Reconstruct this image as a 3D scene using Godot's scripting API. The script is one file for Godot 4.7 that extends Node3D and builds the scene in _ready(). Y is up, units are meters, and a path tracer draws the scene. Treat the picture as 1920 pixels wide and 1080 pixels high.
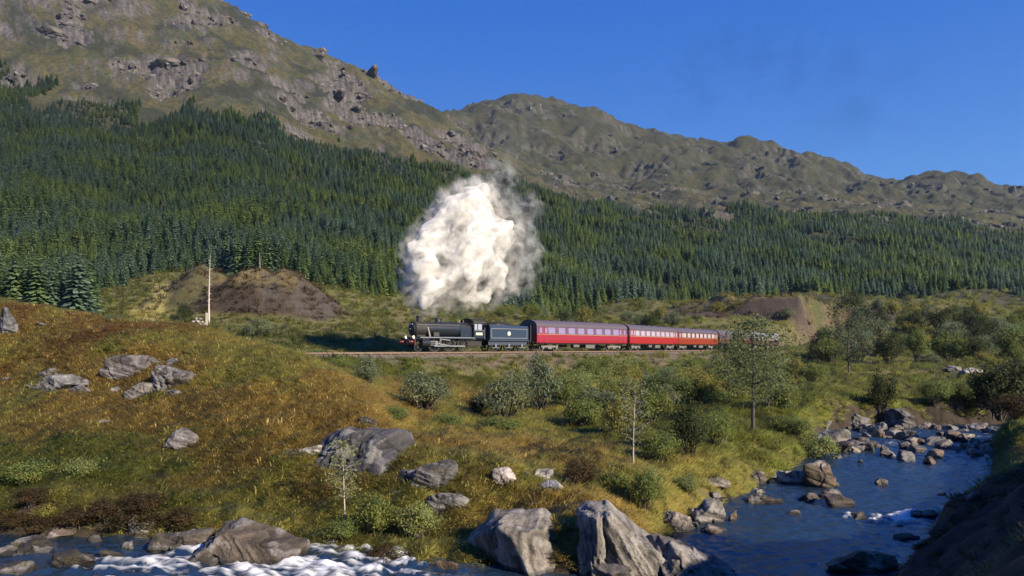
extends Node3D

# ---------------------------------------------------------------- the lie of the land
# Control rows of the terrain, from behind the viewpoint to beyond the far hills: (x / distance, distance, height) in each row.
var rows := [
	[Vector3(-1.088, -20.0, 5.30), Vector3(1.072, -20.0, 5.30)],
	[Vector3(-1.088, 4.0, 5.20), Vector3(0.000, 4.0, 5.20), Vector3(1.072, 4.0, 5.60)],
	[Vector3(-1.088, 10.0, 2.60), Vector3(0.000, 10.0, 2.20), Vector3(0.432, 10.0, 1.60), Vector3(0.592, 10.0, 2.60), Vector3(0.768, 10.0, 4.40), Vector3(1.072, 10.0, 6.00)],
	[Vector3(-1.088, 15.0, 0.90), Vector3(0.272, 15.0, 0.70), Vector3(0.432, 15.0, 0.60), Vector3(0.488, 15.0, 0.80), Vector3(0.512, 15.0, 2.02), Vector3(0.592, 15.0, 2.98), Vector3(0.672, 15.0, 3.63), Vector3(0.768, 15.0, 4.25), Vector3(0.872, 15.0, 5.40), Vector3(1.072, 15.0, 6.50)],
	[Vector3(-1.088, 25.5, 1.40), Vector3(-0.768, 25.5, 1.31), Vector3(-0.608, 25.5, 1.10), Vector3(-0.448, 24.5, 0.45), Vector3(-0.320, 24.0, 0.01), Vector3(-0.208, 23.0, -0.07), Vector3(-0.048, 23.5, 0.25), Vector3(0.032, 23.5, 0.72), Vector3(0.112, 23.5, 1.10), Vector3(0.232, 24.5, 0.36), Vector3(0.352, 28.0, 0.30), Vector3(0.472, 27.0, 0.30), Vector3(0.592, 23.0, 0.50), Vector3(0.712, 21.0, 1.60), Vector3(0.768, 21.0, 2.40), Vector3(1.072, 21.0, 4.00)],
	[Vector3(-1.088, 38.0, 3.90), Vector3(-0.768, 38.0, 3.69), Vector3(-0.608, 37.0, 3.71), Vector3(-0.448, 34.0, 3.22), Vector3(-0.320, 33.0, 3.07), Vector3(-0.256, 32.5, 2.81), Vector3(-0.160, 30.0, 2.42), Vector3(-0.048, 29.0, 1.87), Vector3(0.032, 28.5, 1.55), Vector3(0.112, 28.0, 1.42), Vector3(0.232, 31.0, 1.32), Vector3(0.352, 38.0, 0.80), Vector3(0.472, 40.0, 1.11), Vector3(0.592, 35.0, 0.40), Vector3(0.712, 32.0, 1.00), Vector3(0.768, 31.0, 1.60), Vector3(1.072, 30.0, 3.00)],
	[Vector3(-1.088, 58.0, 13.00), Vector3(-0.768, 55.0, 10.65), Vector3(-0.688, 54.0, 9.89), Vector3(-0.608, 53.0, 9.25), Vector3(-0.448, 50.0, 8.20), Vector3(-0.408, 49.0, 7.43), Vector3(-0.320, 45.0, 6.24), Vector3(-0.256, 42.0, 5.15), Vector3(-0.160, 38.0, 2.62), Vector3(-0.048, 37.0, 1.85), Vector3(0.032, 37.0, 1.64), Vector3(0.112, 38.0, 1.62), Vector3(0.232, 44.0, 1.83), Vector3(0.352, 50.0, 2.04), Vector3(0.472, 54.0, 2.64), Vector3(0.592, 58.0, 2.17), Vector3(0.712, 58.0, 2.64), Vector3(0.768, 56.0, 3.01), Vector3(1.072, 54.0, 4.00)],
	[Vector3(-1.088, 68.0, 10.00), Vector3(-0.768, 66.0, 9.69), Vector3(-0.608, 64.0, 7.82), Vector3(-0.448, 60.0, 6.47), Vector3(-0.320, 55.0, 5.55), Vector3(-0.256, 55.0, 4.93), Vector3(-0.160, 60.0, 4.26), Vector3(-0.048, 64.0, 3.88), Vector3(0.032, 70.0, 3.86), Vector3(0.112, 78.0, 3.82), Vector3(0.232, 92.0, 3.76), Vector3(0.352, 105.0, 3.72), Vector3(0.472, 110.0, 3.57), Vector3(0.592, 100.0, 3.48), Vector3(0.712, 90.0, 4.19), Vector3(0.768, 86.0, 4.66), Vector3(1.072, 84.0, 6.00)],
	[Vector3(-1.088, 95.0, 12.00), Vector3(-0.768, 95.0, 10.50), Vector3(-0.608, 98.0, 10.53), Vector3(-0.448, 98.0, 9.74), Vector3(-0.320, 92.0, 8.40), Vector3(-0.256, 92.0, 8.10), Vector3(-0.160, 95.0, 7.99), Vector3(-0.048, 105.0, 8.43), Vector3(0.032, 115.0, 8.93), Vector3(0.112, 130.0, 9.60), Vector3(0.232, 160.0, 11.61), Vector3(0.352, 185.0, 13.36), Vector3(0.472, 200.0, 13.24), Vector3(0.592, 180.0, 9.74), Vector3(0.712, 160.0, 8.41), Vector3(0.768, 150.0, 8.32), Vector3(1.072, 150.0, 10.00)],
	[Vector3(-1.088, 150.0, 18.00), Vector3(-0.768, 145.0, 17.56), Vector3(-0.648, 150.0, 20.32), Vector3(-0.528, 165.0, 24.82), Vector3(-0.432, 170.0, 27.54), Vector3(-0.368, 165.0, 26.27), Vector3(-0.320, 150.0, 20.08), Vector3(-0.256, 155.0, 19.52), Vector3(-0.160, 170.0, 19.65), Vector3(-0.048, 200.0, 20.44), Vector3(0.032, 220.0, 20.02), Vector3(0.112, 240.0, 18.71), Vector3(0.192, 260.0, 22.81), Vector3(0.312, 285.0, 27.06), Vector3(0.432, 300.0, 29.80), Vector3(0.592, 300.0, 29.80), Vector3(0.712, 290.0, 29.97), Vector3(0.768, 280.0, 27.83), Vector3(1.072, 280.0, 26.00)],
	[Vector3(-1.088, 320.0, 90.00), Vector3(-0.768, 310.0, 86.61), Vector3(-0.608, 310.0, 81.65), Vector3(-0.448, 310.0, 78.67), Vector3(-0.320, 310.0, 70.49), Vector3(-0.160, 340.0, 72.55), Vector3(-0.048, 360.0, 70.65), Vector3(0.032, 370.0, 67.98), Vector3(0.112, 390.0, 65.03), Vector3(0.232, 410.0, 64.73), Vector3(0.352, 430.0, 67.54), Vector3(0.512, 440.0, 67.90), Vector3(0.672, 430.0, 61.70), Vector3(0.768, 420.0, 56.06), Vector3(1.072, 420.0, 50.00)],
	[Vector3(-1.088, 520.0, 230.00), Vector3(-0.768, 500.0, 196.20), Vector3(-0.608, 500.0, 185.40), Vector3(-0.528, 490.0, 168.11), Vector3(-0.448, 480.0, 169.43), Vector3(-0.384, 490.0, 170.07), Vector3(-0.320, 520.0, 167.58), Vector3(-0.256, 540.0, 163.82), Vector3(-0.160, 560.0, 161.56), Vector3(-0.088, 570.0, 154.29), Vector3(-0.016, 580.0, 152.23), Vector3(0.032, 600.0, 151.48), Vector3(0.112, 610.0, 136.81), Vector3(0.232, 620.0, 130.50), Vector3(0.352, 640.0, 132.95), Vector3(0.512, 650.0, 133.36), Vector3(0.672, 640.0, 121.18), Vector3(0.768, 630.0, 114.35), Vector3(1.072, 630.0, 100.00)],
	[Vector3(-1.088, 900.0, 720.00), Vector3(-0.768, 900.0, 713.32), Vector3(-0.608, 880.0, 584.98), Vector3(-0.504, 850.0, 487.08), Vector3(-0.448, 820.0, 434.06), Vector3(-0.392, 820.0, 406.50), Vector3(-0.320, 820.0, 368.46), Vector3(-0.288, 830.0, 369.54), Vector3(-0.224, 830.0, 346.30), Vector3(-0.160, 830.0, 318.42), Vector3(-0.104, 840.0, 299.32), Vector3(-0.064, 840.0, 271.10), Vector3(-0.016, 810.0, 239.63), Vector3(0.032, 790.0, 209.87), Vector3(0.112, 760.0, 176.63), Vector3(0.232, 760.0, 168.73), Vector3(0.352, 780.0, 172.98), Vector3(0.512, 800.0, 172.76), Vector3(0.672, 800.0, 164.44), Vector3(0.768, 800.0, 156.12), Vector3(1.072, 800.0, 150.00)],
	[Vector3(-1.088, 1080.0, 700.00), Vector3(-0.768, 1080.0, 742.26), Vector3(-0.608, 1050.0, 604.24), Vector3(-0.448, 1000.0, 471.80), Vector3(-0.320, 1000.0, 395.80), Vector3(-0.224, 1000.0, 363.80), Vector3(-0.160, 1000.0, 335.80), Vector3(-0.104, 1000.0, 318.20), Vector3(-0.064, 1000.0, 299.80), Vector3(-0.016, 1000.0, 287.80), Vector3(0.032, 1000.0, 278.20), Vector3(0.112, 1000.0, 263.80), Vector3(0.232, 1000.0, 255.80), Vector3(0.352, 1020.0, 256.70), Vector3(0.512, 1040.0, 242.46), Vector3(0.672, 1040.0, 232.47), Vector3(0.768, 1040.0, 219.99), Vector3(1.072, 1040.0, 190.00)],
	[Vector3(-1.088, 1450.0, 500.00), Vector3(-0.768, 1450.0, 300.00), Vector3(-0.448, 1450.0, 380.00), Vector3(-0.208, 1450.0, 477.96), Vector3(-0.128, 1450.0, 493.04), Vector3(-0.088, 1450.0, 504.64), Vector3(-0.048, 1450.0, 523.20), Vector3(-0.008, 1450.0, 534.80), Vector3(0.048, 1450.0, 537.12), Vector3(0.088, 1450.0, 523.20), Vector3(0.152, 1450.0, 489.56), Vector3(0.232, 1450.0, 458.24), Vector3(0.296, 1450.0, 440.84), Vector3(0.352, 1450.0, 437.36), Vector3(0.384, 1450.0, 437.36), Vector3(0.432, 1450.0, 419.96), Vector3(0.496, 1450.0, 390.96), Vector3(0.560, 1450.0, 360.80), Vector3(0.592, 1450.0, 364.28), Vector3(0.632, 1450.0, 370.08), Vector3(0.672, 1450.0, 360.80), Vector3(0.768, 1450.0, 335.28), Vector3(1.072, 1450.0, 280.00)],
	[Vector3(-1.088, 2000.0, 300.00), Vector3(-0.048, 2000.0, 420.00), Vector3(0.352, 2000.0, 300.00), Vector3(1.072, 2000.0, 200.00)],
	[Vector3(-1.088, 3000.0, 60.00), Vector3(1.072, 3000.0, 60.00)],
]
# The river's middle line: (x, distance, half width).
var river := [Vector3(-60.0, 22.0, 4.0), Vector3(-30.0, 21.0, 4.0), Vector3(-17.3, 20.3, 4.2), Vector3(-10.7, 19.4, 4.2), Vector3(-4.3, 17.2, 4.2), Vector3(-1.0, 16.8, 4.2), Vector3(2.1, 15.8, 3.8), Vector3(5.3, 17.2, 3.6), Vector3(9.0, 21.5, 3.8), Vector3(11.5, 25.3, 4.1), Vector3(14.8, 29.2, 4.1), Vector3(18.8, 34.0, 4.4), Vector3(22.5, 39.0, 4.2), Vector3(26.0, 45.0, 5.0), Vector3(29.0, 49.0, 5.2), Vector3(36.0, 52.0, 5.0), Vector3(50.0, 52.0, 5.0), Vector3(80.0, 50.0, 5.0)]
# The railway's middle line: (x, distance).
var track_points := [Vector2(-90, 72), Vector2(-60, 67), Vector2(-40, 64.5), Vector2(-28, 63), Vector2(-19, 64.2), Vector2(-11.4, 69), Vector2(1.6, 81), Vector2(15.4, 96), Vector2(29.7, 117), Vector2(42, 133.5), Vector2(56, 152), Vector2(77, 178), Vector2(110, 215), Vector2(170, 270)]
const RAIL := 6.5
const NU := 241
const NZ := 460

var table := PackedFloat32Array()
var row_z := []
var river_grid := PackedFloat32Array()
var track_grid := PackedFloat32Array()
var track := PackedVector2Array()
var track_s := PackedFloat32Array()
var rng := RandomNumberGenerator.new()
var tussock := FastNoiseLite.new()
var hump := FastNoiseLite.new()
var swell := FastNoiseLite.new()
var ridges := FastNoiseLite.new()
var patch := FastNoiseLite.new()
var speck := FastNoiseLite.new()
var vein := FastNoiseLite.new()
var taken := {}
var clearings := []
var mats := {}


# ---------------------------------------------------------------- small mesh kit
class Kit:
	var v := PackedVector3Array()
	var n := PackedVector3Array()
	var c := PackedColorArray()
	var i := PackedInt32Array()
	var col := Color(1, 1, 1)

	func tri(a: Vector3, b: Vector3, d: Vector3, na: Vector3, nb: Vector3, nd: Vector3) -> void:
		var k := v.size()
		v.append(a); v.append(b); v.append(d)
		n.append(na); n.append(nb); n.append(nd)
		c.append(col); c.append(col); c.append(col)
		i.append(k)
		if (b - a).cross(d - a).dot(na + nb + nd) > 0.0:
			i.append(k + 2); i.append(k + 1)
		else:
			i.append(k + 1); i.append(k + 2)

	func face(p: Array, out: Vector3) -> void:
		var m: Vector3 = (p[1] - p[0]).cross(p[2] - p[0]).normalized()
		if m.dot(out) < 0.0:
			m = -m
		for k in range(1, p.size() - 1):
			tri(p[0], p[k], p[k + 1], m, m, m)

	func leaf(o: Vector3, along: Vector3, across: Vector3, m: Vector3) -> void:
		tri(o - along, o + across, o + along, m, m, m)
		tri(o - along, o + along, o - across, m, m, m)

	func box(o: Vector3, s: Vector3, b := Basis.IDENTITY) -> void:
		var h := s * 0.5
		for axis in 3:
			for side in [-1.0, 1.0]:
				var w := Vector3.ZERO
				w[axis] = side * h[axis]
				var e := Vector3.ZERO
				e[(axis + 1) % 3] = h[(axis + 1) % 3]
				var f := Vector3.ZERO
				f[(axis + 2) % 3] = h[(axis + 2) % 3]
				face([o + b * (w - e - f), o + b * (w + e - f), o + b * (w + e + f), o + b * (w - e + f)], b * w)

	func tube(p: Vector3, q: Vector3, r0: float, r1: float, seg := 10, caps := true) -> void:
		var len := (q - p).length()
		if len > 1e-5:
			var profile := [Vector2(0, r0), Vector2(len, r1)]
			if caps:
				profile = [Vector2(0, 0), Vector2(0, r0), Vector2(len, r1), Vector2(len, 0)]
			lathe(p, (q - p) / len, profile, seg)

	func lathe(o: Vector3, axis: Vector3, profile: Array, seg := 16) -> void:
		var side := axis.cross(Vector3.UP if absf(axis.y) < 0.9 else Vector3.RIGHT).normalized()
		var up := side.cross(axis)
		for k in profile.size() - 1:
			var a: Vector2 = profile[k]
			var b: Vector2 = profile[k + 1]
			var slope := Vector2(b.y - a.y, b.x - a.x)  # along -> out
			for s in seg:
				var d0 := side * cos(TAU * s / seg) + up * sin(TAU * s / seg)
				var d1 := side * cos(TAU * (s + 1) / seg) + up * sin(TAU * (s + 1) / seg)
				var n0 := (d0 * slope.y - axis * slope.x).normalized()
				var n1 := (d1 * slope.y - axis * slope.x).normalized()
				var a0 := o + axis * a.x + d0 * a.y
				var a1 := o + axis * a.x + d1 * a.y
				var b0 := o + axis * b.x + d0 * b.y
				var b1 := o + axis * b.x + d1 * b.y
				if a.y > 1e-5:
					tri(a0, a1, b1, n0, n1, n1)
				if b.y > 1e-5:
					tri(a0, b1, b0, n0, n1, n0)

	func wheel(o: Vector3, r: float, w: float, seg := 20) -> void:
		lathe(o - Vector3(0, 0, w * 0.5), Vector3(0, 0, 1), [Vector2(0, r * 0.82), Vector2(0, r), Vector2(w, r), Vector2(w, r * 0.82), Vector2(0, r * 0.82)], seg)
		tube(o - Vector3(0, 0, w * 0.4), o + Vector3(0, 0, w * 0.7), r * 0.2, r * 0.17, 10)
		for k in 10:
			var d := Vector3(cos(TAU * k / 10), sin(TAU * k / 10), 0)
			var e := Vector3(-d.y, d.x, 0)
			box(o + d * r * 0.5, Vector3(r * 0.72, r * 0.07, w * 0.5), Basis(d, e, Vector3(0, 0, 1)))

	# a section in the y-z plane, drawn out along x
	func draw_out(section: Array, x0: float, x1: float, capped := true) -> void:
		var mid := Vector2.ZERO
		for p in section:
			mid += p / section.size()
		for k in section.size():
			var a: Vector2 = section[k]
			var b: Vector2 = section[(k + 1) % section.size()]
			var out := Vector3(0, (a + b).y / 2 - mid.y, (a + b).x / 2 - mid.x)
			face([Vector3(x0, a.y, a.x), Vector3(x1, a.y, a.x), Vector3(x1, b.y, b.x), Vector3(x0, b.y, b.x)], out)
		if capped:
			for x in [x0, x1]:
				for k in section.size():
					var a: Vector2 = section[k]
					var b: Vector2 = section[(k + 1) % section.size()]
					face([Vector3(x, mid.y, mid.x), Vector3(x, a.y, a.x), Vector3(x, b.y, b.x)], Vector3(x - (x0 + x1) / 2, 0, 0))

	func mesh() -> ArrayMesh:
		var a := []
		a.resize(Mesh.ARRAY_MAX)
		a[Mesh.ARRAY_VERTEX] = v
		a[Mesh.ARRAY_NORMAL] = n
		a[Mesh.ARRAY_COLOR] = c
		a[Mesh.ARRAY_INDEX] = i
		var m := ArrayMesh.new()
		m.add_surface_from_arrays(Mesh.PRIMITIVE_TRIANGLES, a)
		return m


func noise(n: FastNoiseLite, key: int, freq: float, octaves := 4, kind := FastNoiseLite.FRACTAL_FBM) -> void:
	n.seed = key
	n.noise_type = FastNoiseLite.TYPE_SIMPLEX_SMOOTH
	n.frequency = freq
	n.fractal_type = kind
	n.fractal_octaves = octaves


func lin(r: float, g: float, b: float, a := 1.0) -> Color:
	return Color(r, g, b, a).linear_to_srgb()


func paint(called: String, c: Color, rough := 0.6, metal := 0.0) -> StandardMaterial3D:
	if not mats.has(called):
		var m := StandardMaterial3D.new()
		m.resource_name = called
		var l := c.srgb_to_linear()
		m.albedo_color = Color(l.r * 0.76, l.g * 0.76, l.b * 0.76, c.a).linear_to_srgb()
		m.roughness = rough
		m.metallic = metal
		mats[called] = m
	return mats[called]


func tinted(called: String, rough := 0.9) -> StandardMaterial3D:
	var m := paint(called, Color.WHITE, rough)
	m.vertex_color_use_as_albedo = true
	return m


func grain(key: int, freq: float, low: float, high: float, bump := false, size := 512) -> NoiseTexture2D:
	var t := NoiseTexture2D.new()
	t.width = size
	t.height = size
	t.seamless = true
	var n := FastNoiseLite.new()
	noise(n, key, freq, 5)
	t.noise = n
	if bump:
		t.as_normal_map = true
		t.bump_strength = 6.0
	else:
		var g := Gradient.new()
		g.set_color(0, Color(low, low, low))
		g.set_color(1, Color(high, high, high))
		t.color_ramp = g
	return t


func numbered(called: String) -> String:
	var k: int = taken.get(called, 0)
	taken[called] = k + 1
	return called if k == 0 else "%s_%03d" % [called, k]


func tag(o: Node3D, label: String, category: String, group := "", kind := "") -> Node3D:
	o.set_meta("label", label)
	if category:
		o.set_meta("category", category)
	if group:
		o.set_meta("group", group)
	if kind:
		o.set_meta("kind", kind)
	return o


func root(called: String, where: Vector3, label: String, category: String, group := "") -> Node3D:
	var o := Node3D.new()
	o.name = numbered(called)
	o.position = where
	add_child(o, true)
	tag(o, label, category, group)
	return o


func put(called: String, m: Mesh, mat: Material, parent: Node = self) -> MeshInstance3D:
	var o := MeshInstance3D.new()
	o.name = numbered(called) if parent == self else called
	o.mesh = m
	o.material_override = mat
	parent.add_child(o, true)
	return o


func copy_of(o: Node3D, label: String, group := "") -> Node3D:
	var c: Node3D = o.duplicate()
	c.name = numbered(String(o.name).rstrip("0123456789_"))
	add_child(c, true)
	c.set_meta("label", label)
	if group:
		c.set_meta("group", group)
	return c


func many(called: String, m: Mesh, mat: Material, where: Array, tints: Array, label: String) -> MultiMeshInstance3D:
	var mm := MultiMesh.new()
	mm.transform_format = MultiMesh.TRANSFORM_3D
	mm.use_colors = true
	mm.mesh = m
	mm.instance_count = where.size()
	for k in where.size():
		mm.set_instance_transform(k, where[k])
		mm.set_instance_color(k, tints[k])
	var o := MultiMeshInstance3D.new()
	o.name = numbered(called)
	o.multimesh = mm
	o.material_override = mat
	add_child(o, true)
	tag(o, label, called.replace("_", " "), "", "stuff")
	return o


# ---------------------------------------------------------------- terrain
func make_table() -> void:
	table.resize(NU * NZ)
	var hs := []
	for r in rows:
		var zs := PackedFloat32Array()
		var ys := PackedFloat32Array()
		zs.resize(NU)
		ys.resize(NU)
		for k in NU:
			var u := -1.2 + 2.4 * k / (NU - 1)
			var j := 0
			while j < r.size() - 2 and u > r[j + 1].x:
				j += 1
			var a: Vector3 = r[j]
			var b: Vector3 = r[j + 1]
			var t := clampf((u - a.x) / (b.x - a.x), 0.0, 1.0)
			zs[k] = lerpf(a.y, b.y, t)
			ys[k] = lerpf(a.z, b.z, t)
		row_z.append(blur(blur(zs)))
		hs.append(blur(blur(ys)))
	var m := rows.size()
	for k in NU:
		var x := PackedFloat32Array()
		var y := PackedFloat32Array()
		for r in m:
			x.append(row_z[r][k])
			y.append(hs[r][k])
		var s := PackedFloat32Array()
		for r in m:
			if r == 0 or r == m - 1:
				var q := mini(r, m - 2)
				s.append((y[q + 1] - y[q]) / (x[q + 1] - x[q]))
			else:
				var a := (y[r] - y[r - 1]) / (x[r] - x[r - 1])
				var b := (y[r + 1] - y[r]) / (x[r + 1] - x[r])
				s.append(0.0 if a * b <= 0.0 else 2.0 * a * b / (a + b))
		var r := 0
		for j in NZ:
			var z := 10.0 * pow(303.0, float(j) / (NZ - 1)) - 30.0
			while r < m - 2 and z > x[r + 1]:
				r += 1
			var h := x[r + 1] - x[r]
			var t := clampf((z - x[r]) / h, 0.0, 1.0)
			var t2 := t * t
			var t3 := t2 * t
			table[k * NZ + j] = y[r] * (2 * t3 - 3 * t2 + 1) + s[r] * h * (t3 - 2 * t2 + t) + y[r + 1] * (3 * t2 - 2 * t3) + s[r + 1] * h * (t3 - t2)


func blur(a: PackedFloat32Array) -> PackedFloat32Array:
	var b := a.duplicate()
	for k in a.size():
		b[k] = (a[maxi(k - 1, 0)] + 2 * a[k] + a[mini(k + 1, a.size() - 1)]) / 4.0
	return b


func base_height(x: float, Z: float) -> float:
	var u := clampf(x / maxf(Z, 8.0), -1.199, 1.199)
	var f := (u + 1.2) / 2.4 * (NU - 1)
	var i := int(f)
	f -= i
	var g := clampf(log((maxf(Z, -19.9) + 30.0) / 10.0) / log(303.0) * (NZ - 1), 0.0, NZ - 1.001)
	var j := int(g)
	g -= j
	var o := i * NZ + j
	return lerpf(lerpf(table[o], table[o + 1], g), lerpf(table[o + NZ], table[o + NZ + 1], g), f)


func row_at(r: int, u: float) -> float:
	var f := (clampf(u, -1.199, 1.199) + 1.2) / 2.4 * (NU - 1)
	var i := int(f)
	return lerpf(row_z[r][i], row_z[r][i + 1], f - i)


func make_grids() -> void:
	river_grid.resize(360 * 172)
	for a in 360:
		for b in 172:
			var p := Vector2(-62.0 + a * 0.4, 1.0 + b * 0.4)
			var best := 1e9
			for k in river.size() - 1:
				var s: Vector3 = river[k]
				var e: Vector3 = river[k + 1]
				var d := Vector2(e.x - s.x, e.y - s.y)
				var t := clampf((p - Vector2(s.x, s.y)).dot(d) / d.length_squared(), 0.0, 1.0)
				best = minf(best, p.distance_to(Vector2(s.x, s.y) + d * t) - lerpf(s.z, e.z, t))
			river_grid[a * 172 + b] = best
	for k in range(1, track_points.size() - 2):
		for s in 12:
			track.append(track_points[k].cubic_interpolate(track_points[k + 1], track_points[k - 1], track_points[k + 2], s / 12.0))
	track_s.append(0.0)
	for k in range(1, track.size()):
		track_s.append(track_s[-1] + track[k].distance_to(track[k - 1]))
	track_grid.resize(190 * 190)
	track_grid.fill(99.0)
	for k in track.size() - 1:
		var s := track[k]
		var e := track[k + 1]
		for a in range(maxi(0, int((minf(s.x, e.x) + 65.0 - 16.0) / 1.0)), mini(189, int(maxf(s.x, e.x) + 65.0 + 16.0)) + 1):
			for b in range(maxi(0, int(minf(s.y, e.y) - 45.0 - 16.0)), mini(189, int(maxf(s.y, e.y) - 45.0 + 16.0)) + 1):
				var p := Vector2(a - 65.0, b + 45.0)
				var q := Geometry2D.get_closest_point_to_segment(p, s, e)
				track_grid[a * 190 + b] = minf(track_grid[a * 190 + b], p.distance_to(q))


func grid_at(g: PackedFloat32Array, fx: float, fz: float, nx: int, nz: int, outside: float) -> float:
	if fx < 0.0 or fz < 0.0 or fx >= nx - 1.001 or fz >= nz - 1.001:
		return outside
	var a := int(fx)
	var b := int(fz)
	fx -= a
	fz -= b
	var o := a * nz + b
	return lerpf(lerpf(g[o], g[o + 1], fz), lerpf(g[o + nz], g[o + nz + 1], fz), fx)


func river_dist(x: float, Z: float) -> float:
	return grid_at(river_grid, (x + 62.0) / 0.4, (Z - 1.0) / 0.4, 360, 172, 30.0)


func track_dist(x: float, Z: float) -> float:
	return grid_at(track_grid, x + 65.0, Z - 45.0, 190, 190, 99.0)


func water_level(x: float, Z: float) -> float:
	return 0.4 * smoothstep(36.0, 46.0, Z)


var mounds := [Vector4(-47, 124, 15.5, 5.6), Vector4(-40, 121, 13.0, 2.2), Vector4(-60.5, 123, 8.0, 5.0), Vector4(52, 190, 14, 2.0)]


func mound(x: float, Z: float) -> float:
	var h := 0.0
	for m in mounds:
		var d: float = Vector2(x - m.x, (Z - m.y) * 1.15).length() / m.z
		if d < 1.0:
			h += m.w * pow(1.0 - d * d, 1.1)
	if Z > 190.0 and x > 50.0 and x < 125.0:
		var s := smoothstep(60.0, 78.0, x + Z - 205.0) * smoothstep(128.0, 108.0, x)
		h += 7.4 * s * smoothstep(195.0, 206.0, Z) * smoothstep(232.0, 214.0, Z)
	if h > 0.0:
		h *= 1.0 + hump.get_noise_2d(x * 1.2, Z * 1.2) * 0.22
	return h


func ground(x: float, Z: float) -> float:
	var h := base_height(x, Z)
	if Z < 80.0:
		h += tussock.get_noise_2d(x, Z) * 0.16 + hump.get_noise_2d(x, Z) * 0.45 * smoothstep(12.0, 26.0, Z)
	elif Z < 320.0:
		h += hump.get_noise_2d(x, Z) * 0.45
	if Z > 90.0:
		var far := smoothstep(90.0, 300.0, Z)
		h += swell.get_noise_2d(x, Z) * lerpf(1.2, 7.0, far)
		if Z < 240.0:
			h += mound(x, Z)
		if Z > 300.0:
			var k := smoothstep(300.0, 620.0, Z) * (1.0 - smoothstep(1600.0, 2200.0, Z))
			h += hump.get_noise_2d(x * 0.7, Z * 0.7) * 1.4 * k + swell.get_noise_2d(x * 3.2, Z * 2.6) * 3.2 * k
			var r := ridges.get_noise_2d(x, Z * 1.15)
			h += k * (r * 9.0 - 2.0)
			if Z > 850.0:
				h += swell.get_noise_2d(x * 0.55 + 400.0, Z * 0.45) * 24.0 * smoothstep(850.0, 1050.0, Z) * smoothstep(1440.0, 1330.0, Z)
			var mask := k * crag_share(x, Z)
			if mask > 0.0:
				var step := 17.0
				var q := (h + swell.get_noise_2d(x * 3.0, Z * 3.0) * 9.0) / step
				var fr := q - floorf(q)
				h += mask * step * 0.85 * (smoothstep(0.6, 0.95, fr) - fr)
	if Z < 290.0 and Z > 40.0:
		var d := track_dist(x, Z)
		if d < 15.0:
			h = lerpf(RAIL - 0.62, h, smoothstep(2.7, 8.5 + 3.0 * absf(hump.get_noise_2d(x, Z)), d))
	if Z < 70.0:
		var d := river_dist(x, Z) + tussock.get_noise_2d(x * 0.5, Z * 0.5) * 0.35
		if d < 2.2:
			var wl := water_level(x, Z)
			h = lerpf(wl - 0.75, maxf(h, wl + 0.12), smoothstep(-0.5, 1.5, d))
	return h


# distance from the middle of the yellow grassy track by the mounds
func track_path(x: float, Z: float) -> float:
	return absf(x + 54.5 + (Z - 100.0) * 0.48 + sin(Z * 0.12) * 1.5)


# how craggy the mountain is there
func crag_share(x: float, Z: float) -> float:
	return smoothstep(0.06, 0.24, patch.get_noise_2d((x + Z * 0.5) * 0.3 + 900.0, (Z - x * 0.25) * 0.42))


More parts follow.
